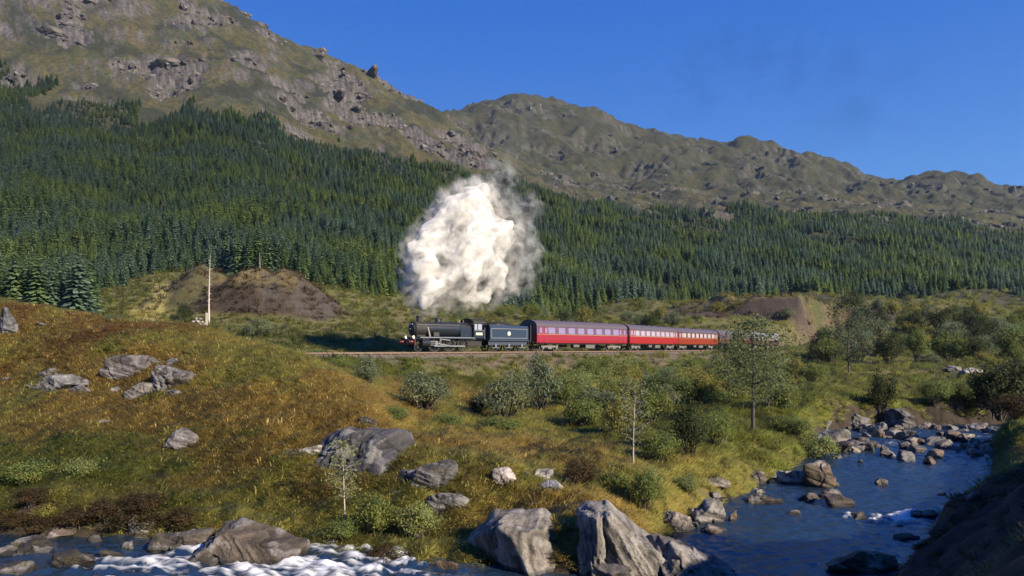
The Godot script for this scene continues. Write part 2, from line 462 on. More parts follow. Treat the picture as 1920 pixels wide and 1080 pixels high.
func ground_color(x: float, Z: float, h: float, ny: float) -> Color:
	var u := x / maxf(Z, 8.0)
	var a := patch.get_noise_2d(x * 2.0, Z * 2.0)
	var b := speck.get_noise_2d(x, Z)
	var c: Color
	if Z < 290.0:
		var tan_grass := Color(0.2, 0.11, 0.026)
		var olive := Color(0.14, 0.12, 0.03)
		var green := Color(0.095, 0.115, 0.028)
		var heath := Color(0.085, 0.05, 0.026)
		c = tan_grass.lerp(olive, smoothstep(-0.1, 0.35, a + b * 0.3))
		c = c.lerp(heath, 0.6 * smoothstep(0.2, 0.5, patch.get_noise_2d(x * 1.3 + 300.0, Z * 1.3)))
		var greener := maxf(smoothstep(0.02, 0.2, u) * smoothstep(32.0, 38.0, Z), smoothstep(52.0, 62.0, Z))
		c = c.lerp(green.lerp(olive, clampf(0.5 + a, 0.0, 1.0)), greener * 0.85)
		if Z > 80.0:
			c = c.lerp(Color(0.15, 0.125, 0.05), 0.6 * smoothstep(0.0, 0.3, b + a * 0.5))
			var m := mound(x, Z)
			if m > 0.4:
				var scree := smoothstep(0.3, 0.6, (x + 45.0) / 14.0 * 0.6 + b * 0.5 + 0.25) if x < -20.0 else 0.2
				var brown := Color(0.05, 0.034, 0.022).lerp(Color(0.13, 0.1, 0.04), smoothstep(4.0, 6.0, m)).lerp(Color(0.072, 0.058, 0.05), scree)
				if x > 0.0:
					brown = Color(0.045, 0.032, 0.026) if Z < 205.0 else Color(0.13, 0.108, 0.045).lerp(Color(0.07, 0.075, 0.025), smoothstep(-0.1, 0.3, a + b * 0.5))
				elif x < -54.0:
					brown = Color(0.085, 0.075, 0.03)
				c = c.lerp(brown, smoothstep(0.4, 1.4, m))
			var path := track_path(x, Z)
			if Z > 98.0 and Z < 152.0:
				c = c.lerp(Color(0.36, 0.31, 0.1), 0.95 * (1.0 - smoothstep(2.4, 4.6, path + b * 2.0)))
		var d := track_dist(x, Z)
		if d < 9.0:
			c = c.lerp(Color(0.14, 0.105, 0.07).lerp(Color(0.1, 0.1, 0.035), smoothstep(0.0, 0.4, a)), 1.0 - smoothstep(4.5, 9.0, d + b * 3.0))
		if Z < 70.0:
			var r := river_dist(x, Z)
			var wet := 1.0 - smoothstep(0.2, 1.6, r + b * 0.8)
			c = c.lerp(Color(0.045, 0.03, 0.02), wet)
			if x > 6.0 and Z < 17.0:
				c = Color(0.02, 0.014, 0.01)  # the near bank's shade, put into its ground colour
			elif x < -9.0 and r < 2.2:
				c = c.lerp(Color(0.03, 0.022, 0.016), 0.8)  # shade of the left bank put into the ground colour
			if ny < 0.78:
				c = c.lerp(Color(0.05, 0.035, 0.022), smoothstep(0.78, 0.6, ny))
	if Z > 240.0:
		var grass := Color(0.05, 0.06, 0.012).lerp(Color(0.086, 0.077, 0.018), smoothstep(-0.25, 0.3, a))
		grass = grass.lerp(Color(0.045, 0.062, 0.02), smoothstep(0.12, 0.35, patch.get_noise_2d(x * 0.7 - 500.0, Z * 0.7)))
		grass = grass.lerp(Color(0.12, 0.07, 0.03), 0.5 * smoothstep(0.1, 0.4, b))
		var moss := swell.get_noise_2d(x * 4.0, Z * 6.0)
		grass = grass.lerp(Color(0.055, 0.05, 0.022), 0.7 * smoothstep(0.05, 0.3, moss))
		grass = grass.lerp(Color(0.1, 0.078, 0.05), 0.5 * smoothstep(0.1, 0.35, -moss + b * 0.3))
		grass = grass.lerp(Color(0.02, 0.027, 0.012), 0.85 * smoothstep(0.02, 0.22, patch.get_noise_2d((x + Z * 0.4) * 0.42 + 150.0, (Z - x * 0.3) * 0.55)))  # broad shadow patches of the hills, painted into the grass colour
		if Z > 950.0:
			grass = grass.lerp(Color(0.036, 0.04, 0.014), 0.6)
		var rock := Color(0.075, 0.066, 0.066).lerp(Color(0.17, 0.155, 0.16), clampf(0.5 + b * 1.3, 0.0, 1.0))
		var bare := smoothstep(0.64, 0.5, ny + b * 0.14)
		bare = maxf(bare, 0.7 * smoothstep(0.25, 0.75, crag_share(x, Z) * (0.6 + b * 1.6)))
		var hill := grass.lerp(rock, bare * smoothstep(420.0, 560.0, Z) * (1.0 - 0.45 * smoothstep(900.0, 1000.0, Z)))
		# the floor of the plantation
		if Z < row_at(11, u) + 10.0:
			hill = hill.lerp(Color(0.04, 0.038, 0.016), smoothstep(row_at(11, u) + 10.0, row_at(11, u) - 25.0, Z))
		c = hill if Z > 290.0 else c.lerp(hill, smoothstep(240.0, 290.0, Z))
	return c * (1.0 + 0.16 * b)


func make_terrain() -> void:
	var zs := PackedFloat32Array()
	var z := 2.0
	while z < 2600.0:
		zs.append(z)
		z += (z + 30.0) * (0.0036 if z < 90.0 else 0.0052)
	var nx := 660
	var nz := zs.size()
	var pos := PackedVector3Array()
	pos.resize(nx * nz)
	for j in nz:
		for i in nx:
			var x := (-0.97 + 1.94 * i / (nx - 1)) * (zs[j] + 30.0)
			pos[j * nx + i] = Vector3(x, ground(x, zs[j]), -zs[j])
	var nrm := PackedVector3Array()
	nrm.resize(nx * nz)
	var col := PackedColorArray()
	col.resize(nx * nz)
	for j in nz:
		for i in nx:
			var dx := pos[j * nx + mini(i + 1, nx - 1)] - pos[j * nx + maxi(i - 1, 0)]
			var dz := pos[mini(j + 1, nz - 1) * nx + i] - pos[maxi(j - 1, 0) * nx + i]
			var m := dx.cross(dz).normalized()
			nrm[j * nx + i] = m
			var p := pos[j * nx + i]
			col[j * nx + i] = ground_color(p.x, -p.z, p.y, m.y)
	var soil := tinted("soil", 1.0)
	soil.albedo_texture = grain(5, 0.02, 0.55, 1.4)
	soil.uv1_triplanar = true
	soil.uv1_world_triplanar = true
	soil.uv1_scale = Vector3(0.11, 0.11, 0.11)
	soil.normal_enabled = true
	soil.normal_texture = grain(6, 0.03, 0, 0, true)
	soil.normal_scale = 0.7
	var fell := tinted("fell", 1.0)
	fell.albedo_texture = grain(15, 0.025, 0.5, 1.3, false, 1024)
	fell.uv1_triplanar = true
	fell.uv1_world_triplanar = true
	fell.uv1_scale = Vector3(0.009, 0.009, 0.009)
	fell.normal_enabled = true
	fell.normal_texture = grain(16, 0.03, 0, 0, true, 1024)
	fell.normal_scale = 1.0
	var names := ["moorland_ground", "mountain_terrain", "far_hill_terrain"]
	var says := ["moorland valley floor of tan grass, heather and bare soil sloping to the river", "rocky mountain flank above the plantation, olive grass with grey crags", "brown and green far hill with a rounded rocky summit"]
	var cuts := [0, 0, 0, nz - 1]
	for j in nz:
		if zs[j] < 300.0:
			cuts[1] = j
		if zs[j] < 960.0:
			cuts[2] = j
	for part in 3:
		var j0: int = cuts[part]
		var j1: int = cuts[part + 1]
		var idx := PackedInt32Array()
		idx.resize((j1 - j0) * (nx - 1) * 6)
		var w := 0
		for j in j1 - j0:
			for i in nx - 1:
				var o := j * nx + i
				idx[w] = o; idx[w + 1] = o + nx; idx[w + 2] = o + 1
				idx[w + 3] = o + 1; idx[w + 4] = o + nx; idx[w + 5] = o + nx + 1
				w += 6
		var arr := []
		arr.resize(Mesh.ARRAY_MAX)
		arr[Mesh.ARRAY_VERTEX] = pos.slice(j0 * nx, (j1 + 1) * nx)
		arr[Mesh.ARRAY_NORMAL] = nrm.slice(j0 * nx, (j1 + 1) * nx)
		arr[Mesh.ARRAY_COLOR] = col.slice(j0 * nx, (j1 + 1) * nx)
		arr[Mesh.ARRAY_INDEX] = idx
		var m := ArrayMesh.new()
		m.add_surface_from_arrays(Mesh.PRIMITIVE_TRIANGLES, arr)
		tag(put(names[part], m, soil if part == 0 else fell), says[part], "", "", "structure")
	# the ground goes on behind the viewpoint
	var k := Kit.new()
	k.col = Color(0.1, 0.085, 0.03)
	for a in 16:
		for b in 10:
			var q := []
			for d in [[0, 0], [1, 0], [1, 1], [0, 1]]:
				var x: float = -160.0 + 20.0 * (a + d[0])
				var zz: float = 3.0 + 14.0 * (b + d[1])
				q.append(Vector3(x, 5.1 + (0.0 if zz < 4.0 else hump.get_noise_2d(x, zz) * 0.6), zz))
			k.face(q, Vector3.UP)
	tag(put("ground", k.mesh(), soil), "grassy ground behind the viewpoint", "", "", "structure")


# ---------------------------------------------------------------- water
func make_water() -> void:
	var chop := FastNoiseLite.new()
	noise(chop, 31, 0.8, 3)
	var froth := FastNoiseLite.new()
	noise(froth, 32, 0.55, 3, FastNoiseLite.FRACTAL_RIDGED)
	var line := Curve2D.new()
	for k in river.size():
		var p: Vector3 = river[k]
		var q: Vector3 = river[maxi(k - 1, 0)]
		var s: Vector3 = river[mini(k + 1, river.size() - 1)]
		var d := Vector2(s.x - q.x, s.y - q.y) / 6.0
		line.add_point(Vector2(p.x, p.y), -d, d)
	var len := line.get_baked_length()
	var water := Kit.new()
	var white := Kit.new()
	var ns := int(len / 0.11)
	var across := 116
	var pts := PackedVector3Array()
	var foam := PackedFloat32Array()
	for a in ns + 1:
		var s := len * a / ns
		var p := line.sample_baked(s, true)
		var d := (line.sample_baked(minf(s + 0.3, len), true) - line.sample_baked(maxf(s - 0.3, 0.0), true)).normalized()
		var side := Vector2(-d.y, d.x)
		for b in across:
			var o := (b / (across - 1.0) - 0.5) * 15.0
			var q := p + side * o
			var rapid := smoothstep(-0.5, -4.0, q.x) * smoothstep(-16.0, -12.0, q.x)
			rapid = maxf(rapid, 1.25 * smoothstep(1.4, 0.2, absf(q.y - 27.3 - (q.x - 15.0) * 0.1)) * smoothstep(13.0, 14.5, q.x) * smoothstep(20.0, 18.5, q.x))
			rapid = maxf(rapid, 0.35 * smoothstep(38.0, 42.0, q.y))
			var f := froth.get_noise_2d(s * 0.3, o * 1.1) * 0.6 + chop.get_noise_2d(s * 0.16, o * 0.7 + 40.0) * 0.9
			var e := chop.get_noise_2d(q.x * 1.3, q.y * 1.9)
			var fine := tussock.get_noise_2d(q.x * 1.7, q.y * 2.6)
			var h := water_level(q.x, q.y) + e * lerpf(0.065, 0.17, rapid) + fine * lerpf(0.04, 0.06, rapid) + rapid * f * 0.12
			pts.append(Vector3(q.x, h, -q.y))
			foam.append(rapid * (f * 0.8 + 0.16 + e * 0.25 + chop.get_noise_2d(s * 1.6, o * 5.5) * 0.65) - 0.08 * (1.0 - rapid))
	var nrm := PackedVector3Array()
	for a in ns + 1:
		for b in across:
			var dx := pts[mini(a + 1, ns) * across + b] - pts[maxi(a - 1, 0) * across + b]
			var dz := pts[a * across + mini(b + 1, across - 1)] - pts[a * across + maxi(b - 1, 0)]
			var m := dx.cross(dz).normalized()
			nrm.append(m if m.y > 0.0 else -m)
	water.v = pts
	water.n = nrm
	var tint := PackedColorArray()
	tint.resize(pts.size())
	tint.fill(Color.WHITE)
	water.c = tint
	for a in ns:
		for b in across - 1:
			var o := a * across + b
			for t in [[o, o + 1, o + across], [o + 1, o + across + 1, o + across]]:
				var clockwise: bool = (pts[t[1]] - pts[t[0]]).cross(pts[t[2]] - pts[t[0]]).y < 0.0
				water.i.append(t[0]); water.i.append(t[1] if clockwise else t[2]); water.i.append(t[2] if clockwise else t[1])
			var g := (foam[o] + foam[o + 1] + foam[o + across] + foam[o + across + 1]) / 4.0
			if g > 0.16:
				var lift := Vector3(0, 0.012, 0)
				var q := [pts[o], pts[o + 1], pts[o + across + 1], pts[o + across]]
				for w in 4:
					var at: int = [o, o + 1, o + across + 1, o + across][w]
					q[w] += lift + Vector3(0, 0.06 * maxf(0.0, foam[at] - 0.2), 0)
				var from := white.c.size()
				white.tri(q[0], q[1], q[2], nrm[o], nrm[o + 1], nrm[o + across + 1])
				white.tri(q[0], q[2], q[3], nrm[o], nrm[o + across + 1], nrm[o + across])
				for w in 6:
					var at: int = [o, o + 1, o + across + 1, o, o + across + 1, o + across][w]
					white.c[from + w] = Color(0.8, 0.82, 0.86, smoothstep(0.16, 0.75, foam[at]) * 0.95)
	var wm := paint("river water", lin(0.014, 0.03, 0.055), 0.1)  # blue of the reflected sky tinted into the base colour
	wm.metallic_specular = 0.75
	wm.normal_enabled = true
	wm.normal_texture = grain(8, 0.02, 0, 0, true)
	wm.normal_scale = 1.3
	wm.uv1_triplanar = true
	wm.uv1_world_triplanar = true
	wm.uv1_scale = Vector3(0.5, 0.5, 0.8)
	var froth_paint := tinted("foam", 0.8)
	froth_paint.transparency = BaseMaterial3D.TRANSPARENCY_ALPHA
	tag(put("river_water", water.mesh(), wm), "dark blue rippled river winding between boulders", "", "", "structure")
	tag(put("white_water", white.mesh(), froth_paint), "broken white foam of the rapids below the heather bank", "white water", "", "stuff")


# ---------------------------------------------------------------- rocks
var spheres := {}


func icosphere(level: int) -> Array:
	if spheres.has(level):
		return spheres[level]
	var v := PackedVector3Array()
	var f := PackedInt32Array()
	if level == 0:
		var g := (1.0 + sqrt(5.0)) / 2.0
		for p in [Vector3(-1, g, 0), Vector3(1, g, 0), Vector3(-1, -g, 0), Vector3(1, -g, 0), Vector3(0, -1, g), Vector3(0, 1, g), Vector3(0, -1, -g), Vector3(0, 1, -g), Vector3(g, 0, -1), Vector3(g, 0, 1), Vector3(-g, 0, -1), Vector3(-g, 0, 1)]:
			v.append(p.normalized())
		f = PackedInt32Array([0, 11, 5, 0, 5, 1, 0, 1, 7, 0, 7, 10, 0, 10, 11, 1, 5, 9, 5, 11, 4, 11, 10, 2, 10, 7, 6, 7, 1, 8, 3, 9, 4, 3, 4, 2, 3, 2, 6, 3, 6, 8, 3, 8, 9, 4, 9, 5, 2, 4, 11, 6, 2, 10, 8, 6, 7, 9, 8, 1])
	else:
		var below := icosphere(level - 1)
		v = below[0].duplicate()
		var e: PackedInt32Array = below[1]
		var mids := {}
		for k in range(0, e.size(), 3):
			var m := []
			for s in 3:
				var a := e[k + s]
				var b := e[k + (s + 1) % 3]
				var key := mini(a, b) * 100000 + maxi(a, b)
				if not mids.has(key):
					mids[key] = v.size()
					v.append((v[a] + v[b]).normalized())
				m.append(mids[key])
			f.append_array(PackedInt32Array([e[k], m[0], m[2], e[k + 1], m[1], m[0], e[k + 2], m[2], m[1], m[0], m[1], m[2]]))
	spheres[level] = [v, f]
	return spheres[level]


func lumpy(points: PackedVector3Array, f: PackedInt32Array, tints: PackedColorArray) -> ArrayMesh:
	var n := PackedVector3Array()
	n.resize(points.size())
	for k in range(0, f.size(), 3):
		var m := (points[f[k + 1]] - points[f[k]]).cross(points[f[k + 2]] - points[f[k]])
		n[f[k]] += m
		n[f[k + 1]] += m
		n[f[k + 2]] += m
	var idx := f.duplicate()
	for k in range(0, f.size(), 3):
		idx[k + 1] = f[k + 2]
		idx[k + 2] = f[k + 1]
	for k in n.size():
		n[k] = n[k].normalized()
	var a := []
	a.resize(Mesh.ARRAY_MAX)
	a[Mesh.ARRAY_VERTEX] = points
	a[Mesh.ARRAY_NORMAL] = n
	a[Mesh.ARRAY_COLOR] = tints
	a[Mesh.ARRAY_INDEX] = idx
	var m := ArrayMesh.new()
	m.add_surface_from_arrays(Mesh.PRIMITIVE_TRIANGLES, a)
	return m


# size: half extents. cuts: planes (normal, distance as a share of the half extent) that shape it; none given: chance ones.
func rock_mesh(key: int, size: Vector3, level: int, tone: Color, cuts := [], bed := Vector3(0.3, 0.9, 0.2), rough := 1.0, moss := 0.4, wet := -1e9) -> ArrayMesh:
	var r := RandomNumberGenerator.new()
	r.seed = key
	if cuts.is_empty():
		for k in 17:
			var d := Vector3(r.randfn(), r.randfn() * 0.8, r.randfn()).normalized()
			cuts.append([d, r.randf_range(0.5, 0.92)])
	for d in [Vector3.UP, Vector3.DOWN, Vector3.LEFT, Vector3.RIGHT, Vector3.FORWARD, Vector3.BACK]:
		cuts.append([d, 1.0])
	bed = bed.normalized()
	var side := bed.cross(Vector3(0.2, 0.1, 1)).normalized()
	var fwd := bed.cross(side)
	var s := icosphere(level)
	var v: PackedVector3Array = s[0]
	var pts := PackedVector3Array()
	var tints := PackedColorArray()
	var mean := (size.x + size.y + size.z) / 3.0
	var shift := Vector3(key * 17.3, key * 5.1, 0)
	for d in v:
		var sum := 0.0
		for c in cuts:
			var t: float = c[0].dot(d)
			if t > 0.0:
				sum += pow(t / c[1], 30.0)
		var p := d * pow(sum, -1.0 / 30.0) * size
		# layers of the bedding stand proud or break back; cracks run across them
		var q := Vector3(p.dot(side) * 0.3, p.dot(bed) * 2.2, p.dot(fwd) * 0.3) + shift
		var layer := vein.get_noise_3dv(q)
		var ledge := floorf(layer * 5.0) / 5.0
		var q2 := Vector3(p.dot(side) * 0.5, p.dot(bed) * 7.0, p.dot(fwd) * 0.5) - shift
		var thin := vein.get_noise_3dv(q2)
		var lump := hump.get_noise_3dv(p * 9.0 / mean + shift)
		var fine := vein.get_noise_3dv(p * 3.0 + shift)
		var crack := smoothstep(0.10, 0.0, absf(vein.get_noise_3dv(p * 0.55 * Vector3(1.0, 0.7, 1.0) / maxf(mean, 0.4) + shift * 2.0)))
		p += d * mean * rough * (ledge * 0.13 + lump * 0.10 + fine * 0.035 + thin * 0.03 - crack * 0.10)
		pts.append(p)
		var k := clampf(0.5 + layer * 0.7 + fine * 0.4 + thin * 0.7, 0.0, 1.0)
		var c: Color = tone * lerpf(0.25, 1.6, k)
		c = c * (1.0 - 0.6 * crack)
		var pale := smoothstep(0.12, 0.36, vein.get_noise_3dv(p * 1.1 - shift))
		c = c.lerp(Color(0.42, 0.4, 0.38), pale * 0.4)
		if moss > 0.0 and d.y > 0.1:
			c = c.lerp(Color(0.075, 0.07, 0.025), moss * smoothstep(0.0, 0.3, speck.get_noise_3dv(p * 4.0 + shift)) * d.y)
		if p.y < wet + 0.3:  # the dark wet band at the waterline
			c = c * lerpf(0.35, 1.0, smoothstep(wet + 0.06, wet + 0.16 + 0.1 * fine, p.y))
		tints.append(c)
	return lumpy(pts, s[1], tints)


func stone_material() -> StandardMaterial3D:
	if not mats.has("stone"):
		var m := tinted("stone", 0.85)
		m.albedo_texture = grain(12, 0.03, 0.6, 1.35)
		m.uv1_triplanar = true
		m.uv1_scale = Vector3(0.6, 0.6, 0.6)
		m.normal_enabled = true
		m.normal_texture = grain(13, 0.035, 0, 0, true)
		m.normal_scale = 1.3
	return mats["stone"]


# a rock of that width and height (metres), standing on the ground
func rock(x: float, Z: float, w: float, h: float, key: int, tone: Color, label: String, deep := 0.7, turn := 0.0, called := "rock", group := "", cuts := [], bed := Vector3(0.3, 0.9, 0.2), moss := 0.6, rough := 1.0, sink := 0.3) -> MeshInstance3D:
	if called == "rock" and w > 0.8 and river_dist(x, Z) > 2.0:
		w *= 1.2
		h *= 0.8
	var full := h / (1.0 - sink)
	var y := minf(ground(x, Z), ground(x, Z + w * deep * 0.3))
	var by_water := river_dist(x, Z) < 1.6 and Z < 60.0
	if river_dist(x, Z) < 1.0 and Z < 60.0:
		y = maxf(y, water_level(x, Z) - 0.1)
	var middle := y + full * (0.5 - sink)
	var o := put(called, rock_mesh(key, Vector3(w / 2, full / 2, w / 2 * deep), 5 if w > 1.7 else 4 if w > 0.7 else 3, tone, cuts, bed, rough, moss, water_level(x, Z) - middle if by_water else -1e9), stone_material())
	o.position = Vector3(x, middle, -Z - w * deep * 0.3)
	o.rotation.y = turn
	tag(o, label, "boulder" if called == "boulder" else "rock", group)
	clearings.append(Vector3(x, Z + w * deep * 0.3, maxf(w * 0.28, 0.12)))
	return o


# ---------------------------------------------------------------- plants
# a leafy crown 4 m wide and 3 m high on short stems
func bush_meshes(key: int, tone: Color, leaves: int, leaf: float, open: float) -> Array:
	var r := RandomNumberGenerator.new()
	r.seed = key
	var crown := Kit.new()
	var stems := Kit.new()
	stems.col = Color(0.09, 0.075, 0.06)
	var clumps := 46
	for k in clumps:
		var d := Vector3(r.randfn(), absf(r.randfn()) * 0.9 - 0.12, r.randfn()).normalized()
		var reach := pow(r.randf(), 0.35) * r.randf_range(0.8, 1.06)
		var o := Vector3(d.x * 1.7 * reach, 1.15 + d.y * 1.45 * reach, d.z * 1.5 * reach)
		o.y = maxf(o.y, 0.25)
		if k % 2 == 0:
			stems.tube(Vector3(r.randfn() * 0.15, -0.2, r.randfn() * 0.15), o, 0.045, 0.012, 5, false)
		var size := r.randf_range(0.28, 0.6) * open
		var shade := r.randf_range(0.72, 1.28)
		var warm := r.randf_range(-0.12, 0.2)
		for q in leaves / clumps:
			var p := o + Vector3(r.randfn(), r.randfn() * 0.75, r.randfn()) * size * 0.62
			if p.y < 0.02:
				continue
			var m := (Vector3(p.x * 0.35, (p.y - 0.9) * 0.5 + 0.15, p.z * 0.35).normalized() * 0.9 + Vector3(r.randfn(), r.randfn(), r.randfn()) * 0.55).normalized()
			var along := m.cross(Vector3(r.randfn(), r.randfn(), r.randfn())).normalized()
			var w := shade * r.randf_range(0.75, 1.3)
			crown.col = Color(tone.r * w * (1.0 + warm), tone.g * w, tone.b * w * (1.0 - warm))
			var s := leaf * r.randf_range(0.6, 1.3)
			crown.leaf(p, along * s, m.cross(along) * s * 0.6, m)
	return [crown.mesh(), stems.mesh()]


func leaf_material() -> StandardMaterial3D:
	if not mats.has("leaf"):
		var m := tinted("leaf", 0.65)
		m.backlight_enabled = true
		m.backlight = Color(1, 1, 1)
		m.metallic_specular = 0.3
	return mats["leaf"]


func conifer_meshes(key: int, tone: Color, slim: float) -> Array:
	var r := RandomNumberGenerator.new()
	r.seed = key
	var crown := Kit.new()
	var trunk := Kit.new()
	trunk.col = Color(0.1, 0.08, 0.065)
	trunk.tube(Vector3(0, -0.6, 0), Vector3(0, 11.4, 0), 0.2, 0.03, 6, false)
	var tiers := 19
	for k in tiers:
		var t := k / (tiers - 1.0)
		var y := lerpf(0.7, 11.6, t)
		var reach := slim * 2.5 * (pow(1.0 - t, 0.8) * 0.94 + 0.05) * r.randf_range(0.8, 1.15)
		var count := 10 if t < 0.7 else 7
		var turn := r.randf() * TAU
		for b in count:
			var ang := turn + TAU * (b + r.randf_range(-0.3, 0.3)) / count
			var d := Vector3(cos(ang), 0, sin(ang))
			var len := reach * r.randf_range(0.68, 1.2)
			var w := r.randf_range(0.7, 1.35)
			crown.col = Color(tone.r * w, tone.g * w, tone.b * w * r.randf_range(0.85, 1.2))
			for s in 3:
				var f := 0.3 + 0.3 * s
				var p := Vector3(0, y + r.randf_range(-0.15, 0.15), 0) + d * len * f + Vector3(0, 0.12 * len * f - 0.34 * len * f * f, 0)
				var along := (d + Vector3(0, -0.25 - 0.25 * f + r.randf_range(-0.15, 0.15), 0) + Vector3(-d.z, 0, d.x) * r.randf_range(-0.35, 0.35)).normalized()
				var m := (Vector3(0, 0.75, 0) + d * 0.75 + Vector3(r.randfn(), r.randfn(), r.randfn()) * 0.25).normalized()
				crown.leaf(p, along * (0.24 * len + 0.22), along.cross(m).normalized() * (0.13 * len + 0.14), m)
	crown.col = tone * 1.15
	crown.leaf(Vector3(0, 11.9, 0), Vector3(0, 0.55, 0), Vector3(0.09, 0, 0), Vector3(0.6, 0.5, 0.6))
	crown.leaf(Vector3(0, 11.9, 0), Vector3(0, 0.55, 0), Vector3(0, 0, 0.09), Vector3(0.6, 0.5, 0.6))
	return [crown.mesh(), trunk.mesh()]


# a slender tree: trunk through the given points (x, y), limbs, and a loose crown
func slender_tree(at: Vector3, key: int, height: float, spread: float, bare: float, leaves: int, leaf: float, tone: Color, bark: Color, girth: float, label: String, lean := 0.0, called := "birch_tree") -> Node3D:
	var r := RandomNumberGenerator.new()
	r.seed = key
	var o := root(called, at, label, "tree")
	var trunk := Kit.new()
	trunk.col = bark
	var line := PackedVector3Array()
	var bend := Vector3(r.randf_range(-1, 1), 0, r.randf_range(-1, 1)) * 0.02 * height
	for k in 11:
		var t := k / 10.0
		line.append(Vector3(lean * t * t * height, height * t - 0.3 * (1.0 - t), 0) + bend * sin(t * 5.0))
	for k in 10:
		trunk.tube(line[k], line[k + 1], girth * (1.05 - k / 10.5), girth * (1.05 - (k + 1) / 10.5), 8, false)
	var limbs := Kit.new()
	limbs.col = bark * 0.9
	var crown := Kit.new()
	var n := 26
	for k in n:
		var t := lerpf(bare, 0.98, float(k) / n)
		var o0 := line[int(t * 10)].lerp(line[mini(int(t * 10) + 1, 10)], t * 10 - int(t * 10))
		var ang := k * 2.4 + r.randf_range(-0.5, 0.5)
		var shape := sin(PI * clampf((t - bare) / (1.0 - bare) * 0.85 + 0.15, 0.0, 1.0))
		var len := spread * (0.25 + 0.75 * shape) * r.randf_range(0.6, 1.1)
		var tip := o0 + Vector3(cos(ang), r.randf_range(0.25, 0.7), sin(ang)) * len
		var mid := o0.lerp(tip, 0.55) + Vector3(0, 0.08 * len, 0)
		limbs.tube(o0, mid, girth * 0.32 * (1.1 - t), girth * 0.2 * (1.1 - t), 5, false)
		limbs.tube(mid, tip, girth * 0.2 * (1.1 - t), 0.006, 5, false)
		for q in 3:
			var e := mid + Vector3(r.randfn(), r.randfn() * 0.6, r.randfn()) * len * 0.35
			limbs.tube(o0.lerp(mid, 0.5 + 0.25 * q), e, girth * 0.1, 0.004, 4, false)
			var w := r.randf_range(0.75, 1.25)
			for s in leaves / (n * 3):
				var p := (e if s % 2 == 0 else tip.lerp(mid, r.randf())) + Vector3(r.randfn(), r.randfn() * 0.8 - 0.15, r.randfn()) * spread * 0.13
				var m := (Vector3(0.2, 0.6, 0.4) + Vector3(r.randfn(), r.randfn(), r.randfn()) * 0.7).normalized()
				var along := m.cross(Vector3(r.randfn(), r.randfn(), r.randfn())).normalized()
				var v := w * r.randf_range(0.7, 1.35)
				crown.col = Color(tone.r * v, tone.g * v, tone.b * v)
				var z := leaf * r.randf_range(0.6, 1.3)
				crown.leaf(p, along * z, m.cross(along) * z * 0.65, m)
	put("trunk", trunk.mesh(), tinted("bark", 0.85), o)
	put("limbs", limbs.mesh(), tinted("bark", 0.85), o)
	if leaves > 0:
		put("crown", crown.mesh(), leaf_material(), o)
	return o


func tuft_mesh(key: int, blades: int, height: float, spread: float, width: float) -> ArrayMesh:
	var r := RandomNumberGenerator.new()
	r.seed = key
	var k := Kit.new()
	for b in blades:
		var ang := r.randf() * TAU
		var d := Vector3(cos(ang), 0, sin(ang))
		var foot := d * r.randf() * spread * 0.5
		var h := height * r.randf_range(0.55, 1.1)
		var tip := foot + d * spread * r.randf_range(0.3, 1.0) + Vector3(0, h, 0)
		var mid := foot.lerp(tip, 0.5) + Vector3(0, h * 0.16, 0)
		var e := Vector3(-d.z, 0, d.x) * width
		var m := (Vector3.UP * 0.9 + d * 0.5).normalized()
		var v := r.randf_range(0.65, 1.35)
		k.col = Color(v, v, v * r.randf_range(0.8, 1.1))
		k.tri(foot - e, foot + e, mid + e * 0.8, m, m, m)
		k.tri(foot - e, mid + e * 0.8, mid - e * 0.8, m, m, m)
		k.tri(mid - e * 0.8, mid + e * 0.8, tip, m, m, m)
	return k.mesh()


func is_clear(x: float, Z: float) -> bool:
	for c in clearings:
		if absf(x - c.x) < c.z and absf(Z - c.y) < c.z and Vector2(x - c.x, Z - c.y).length() < c.z:
			return false
	return true


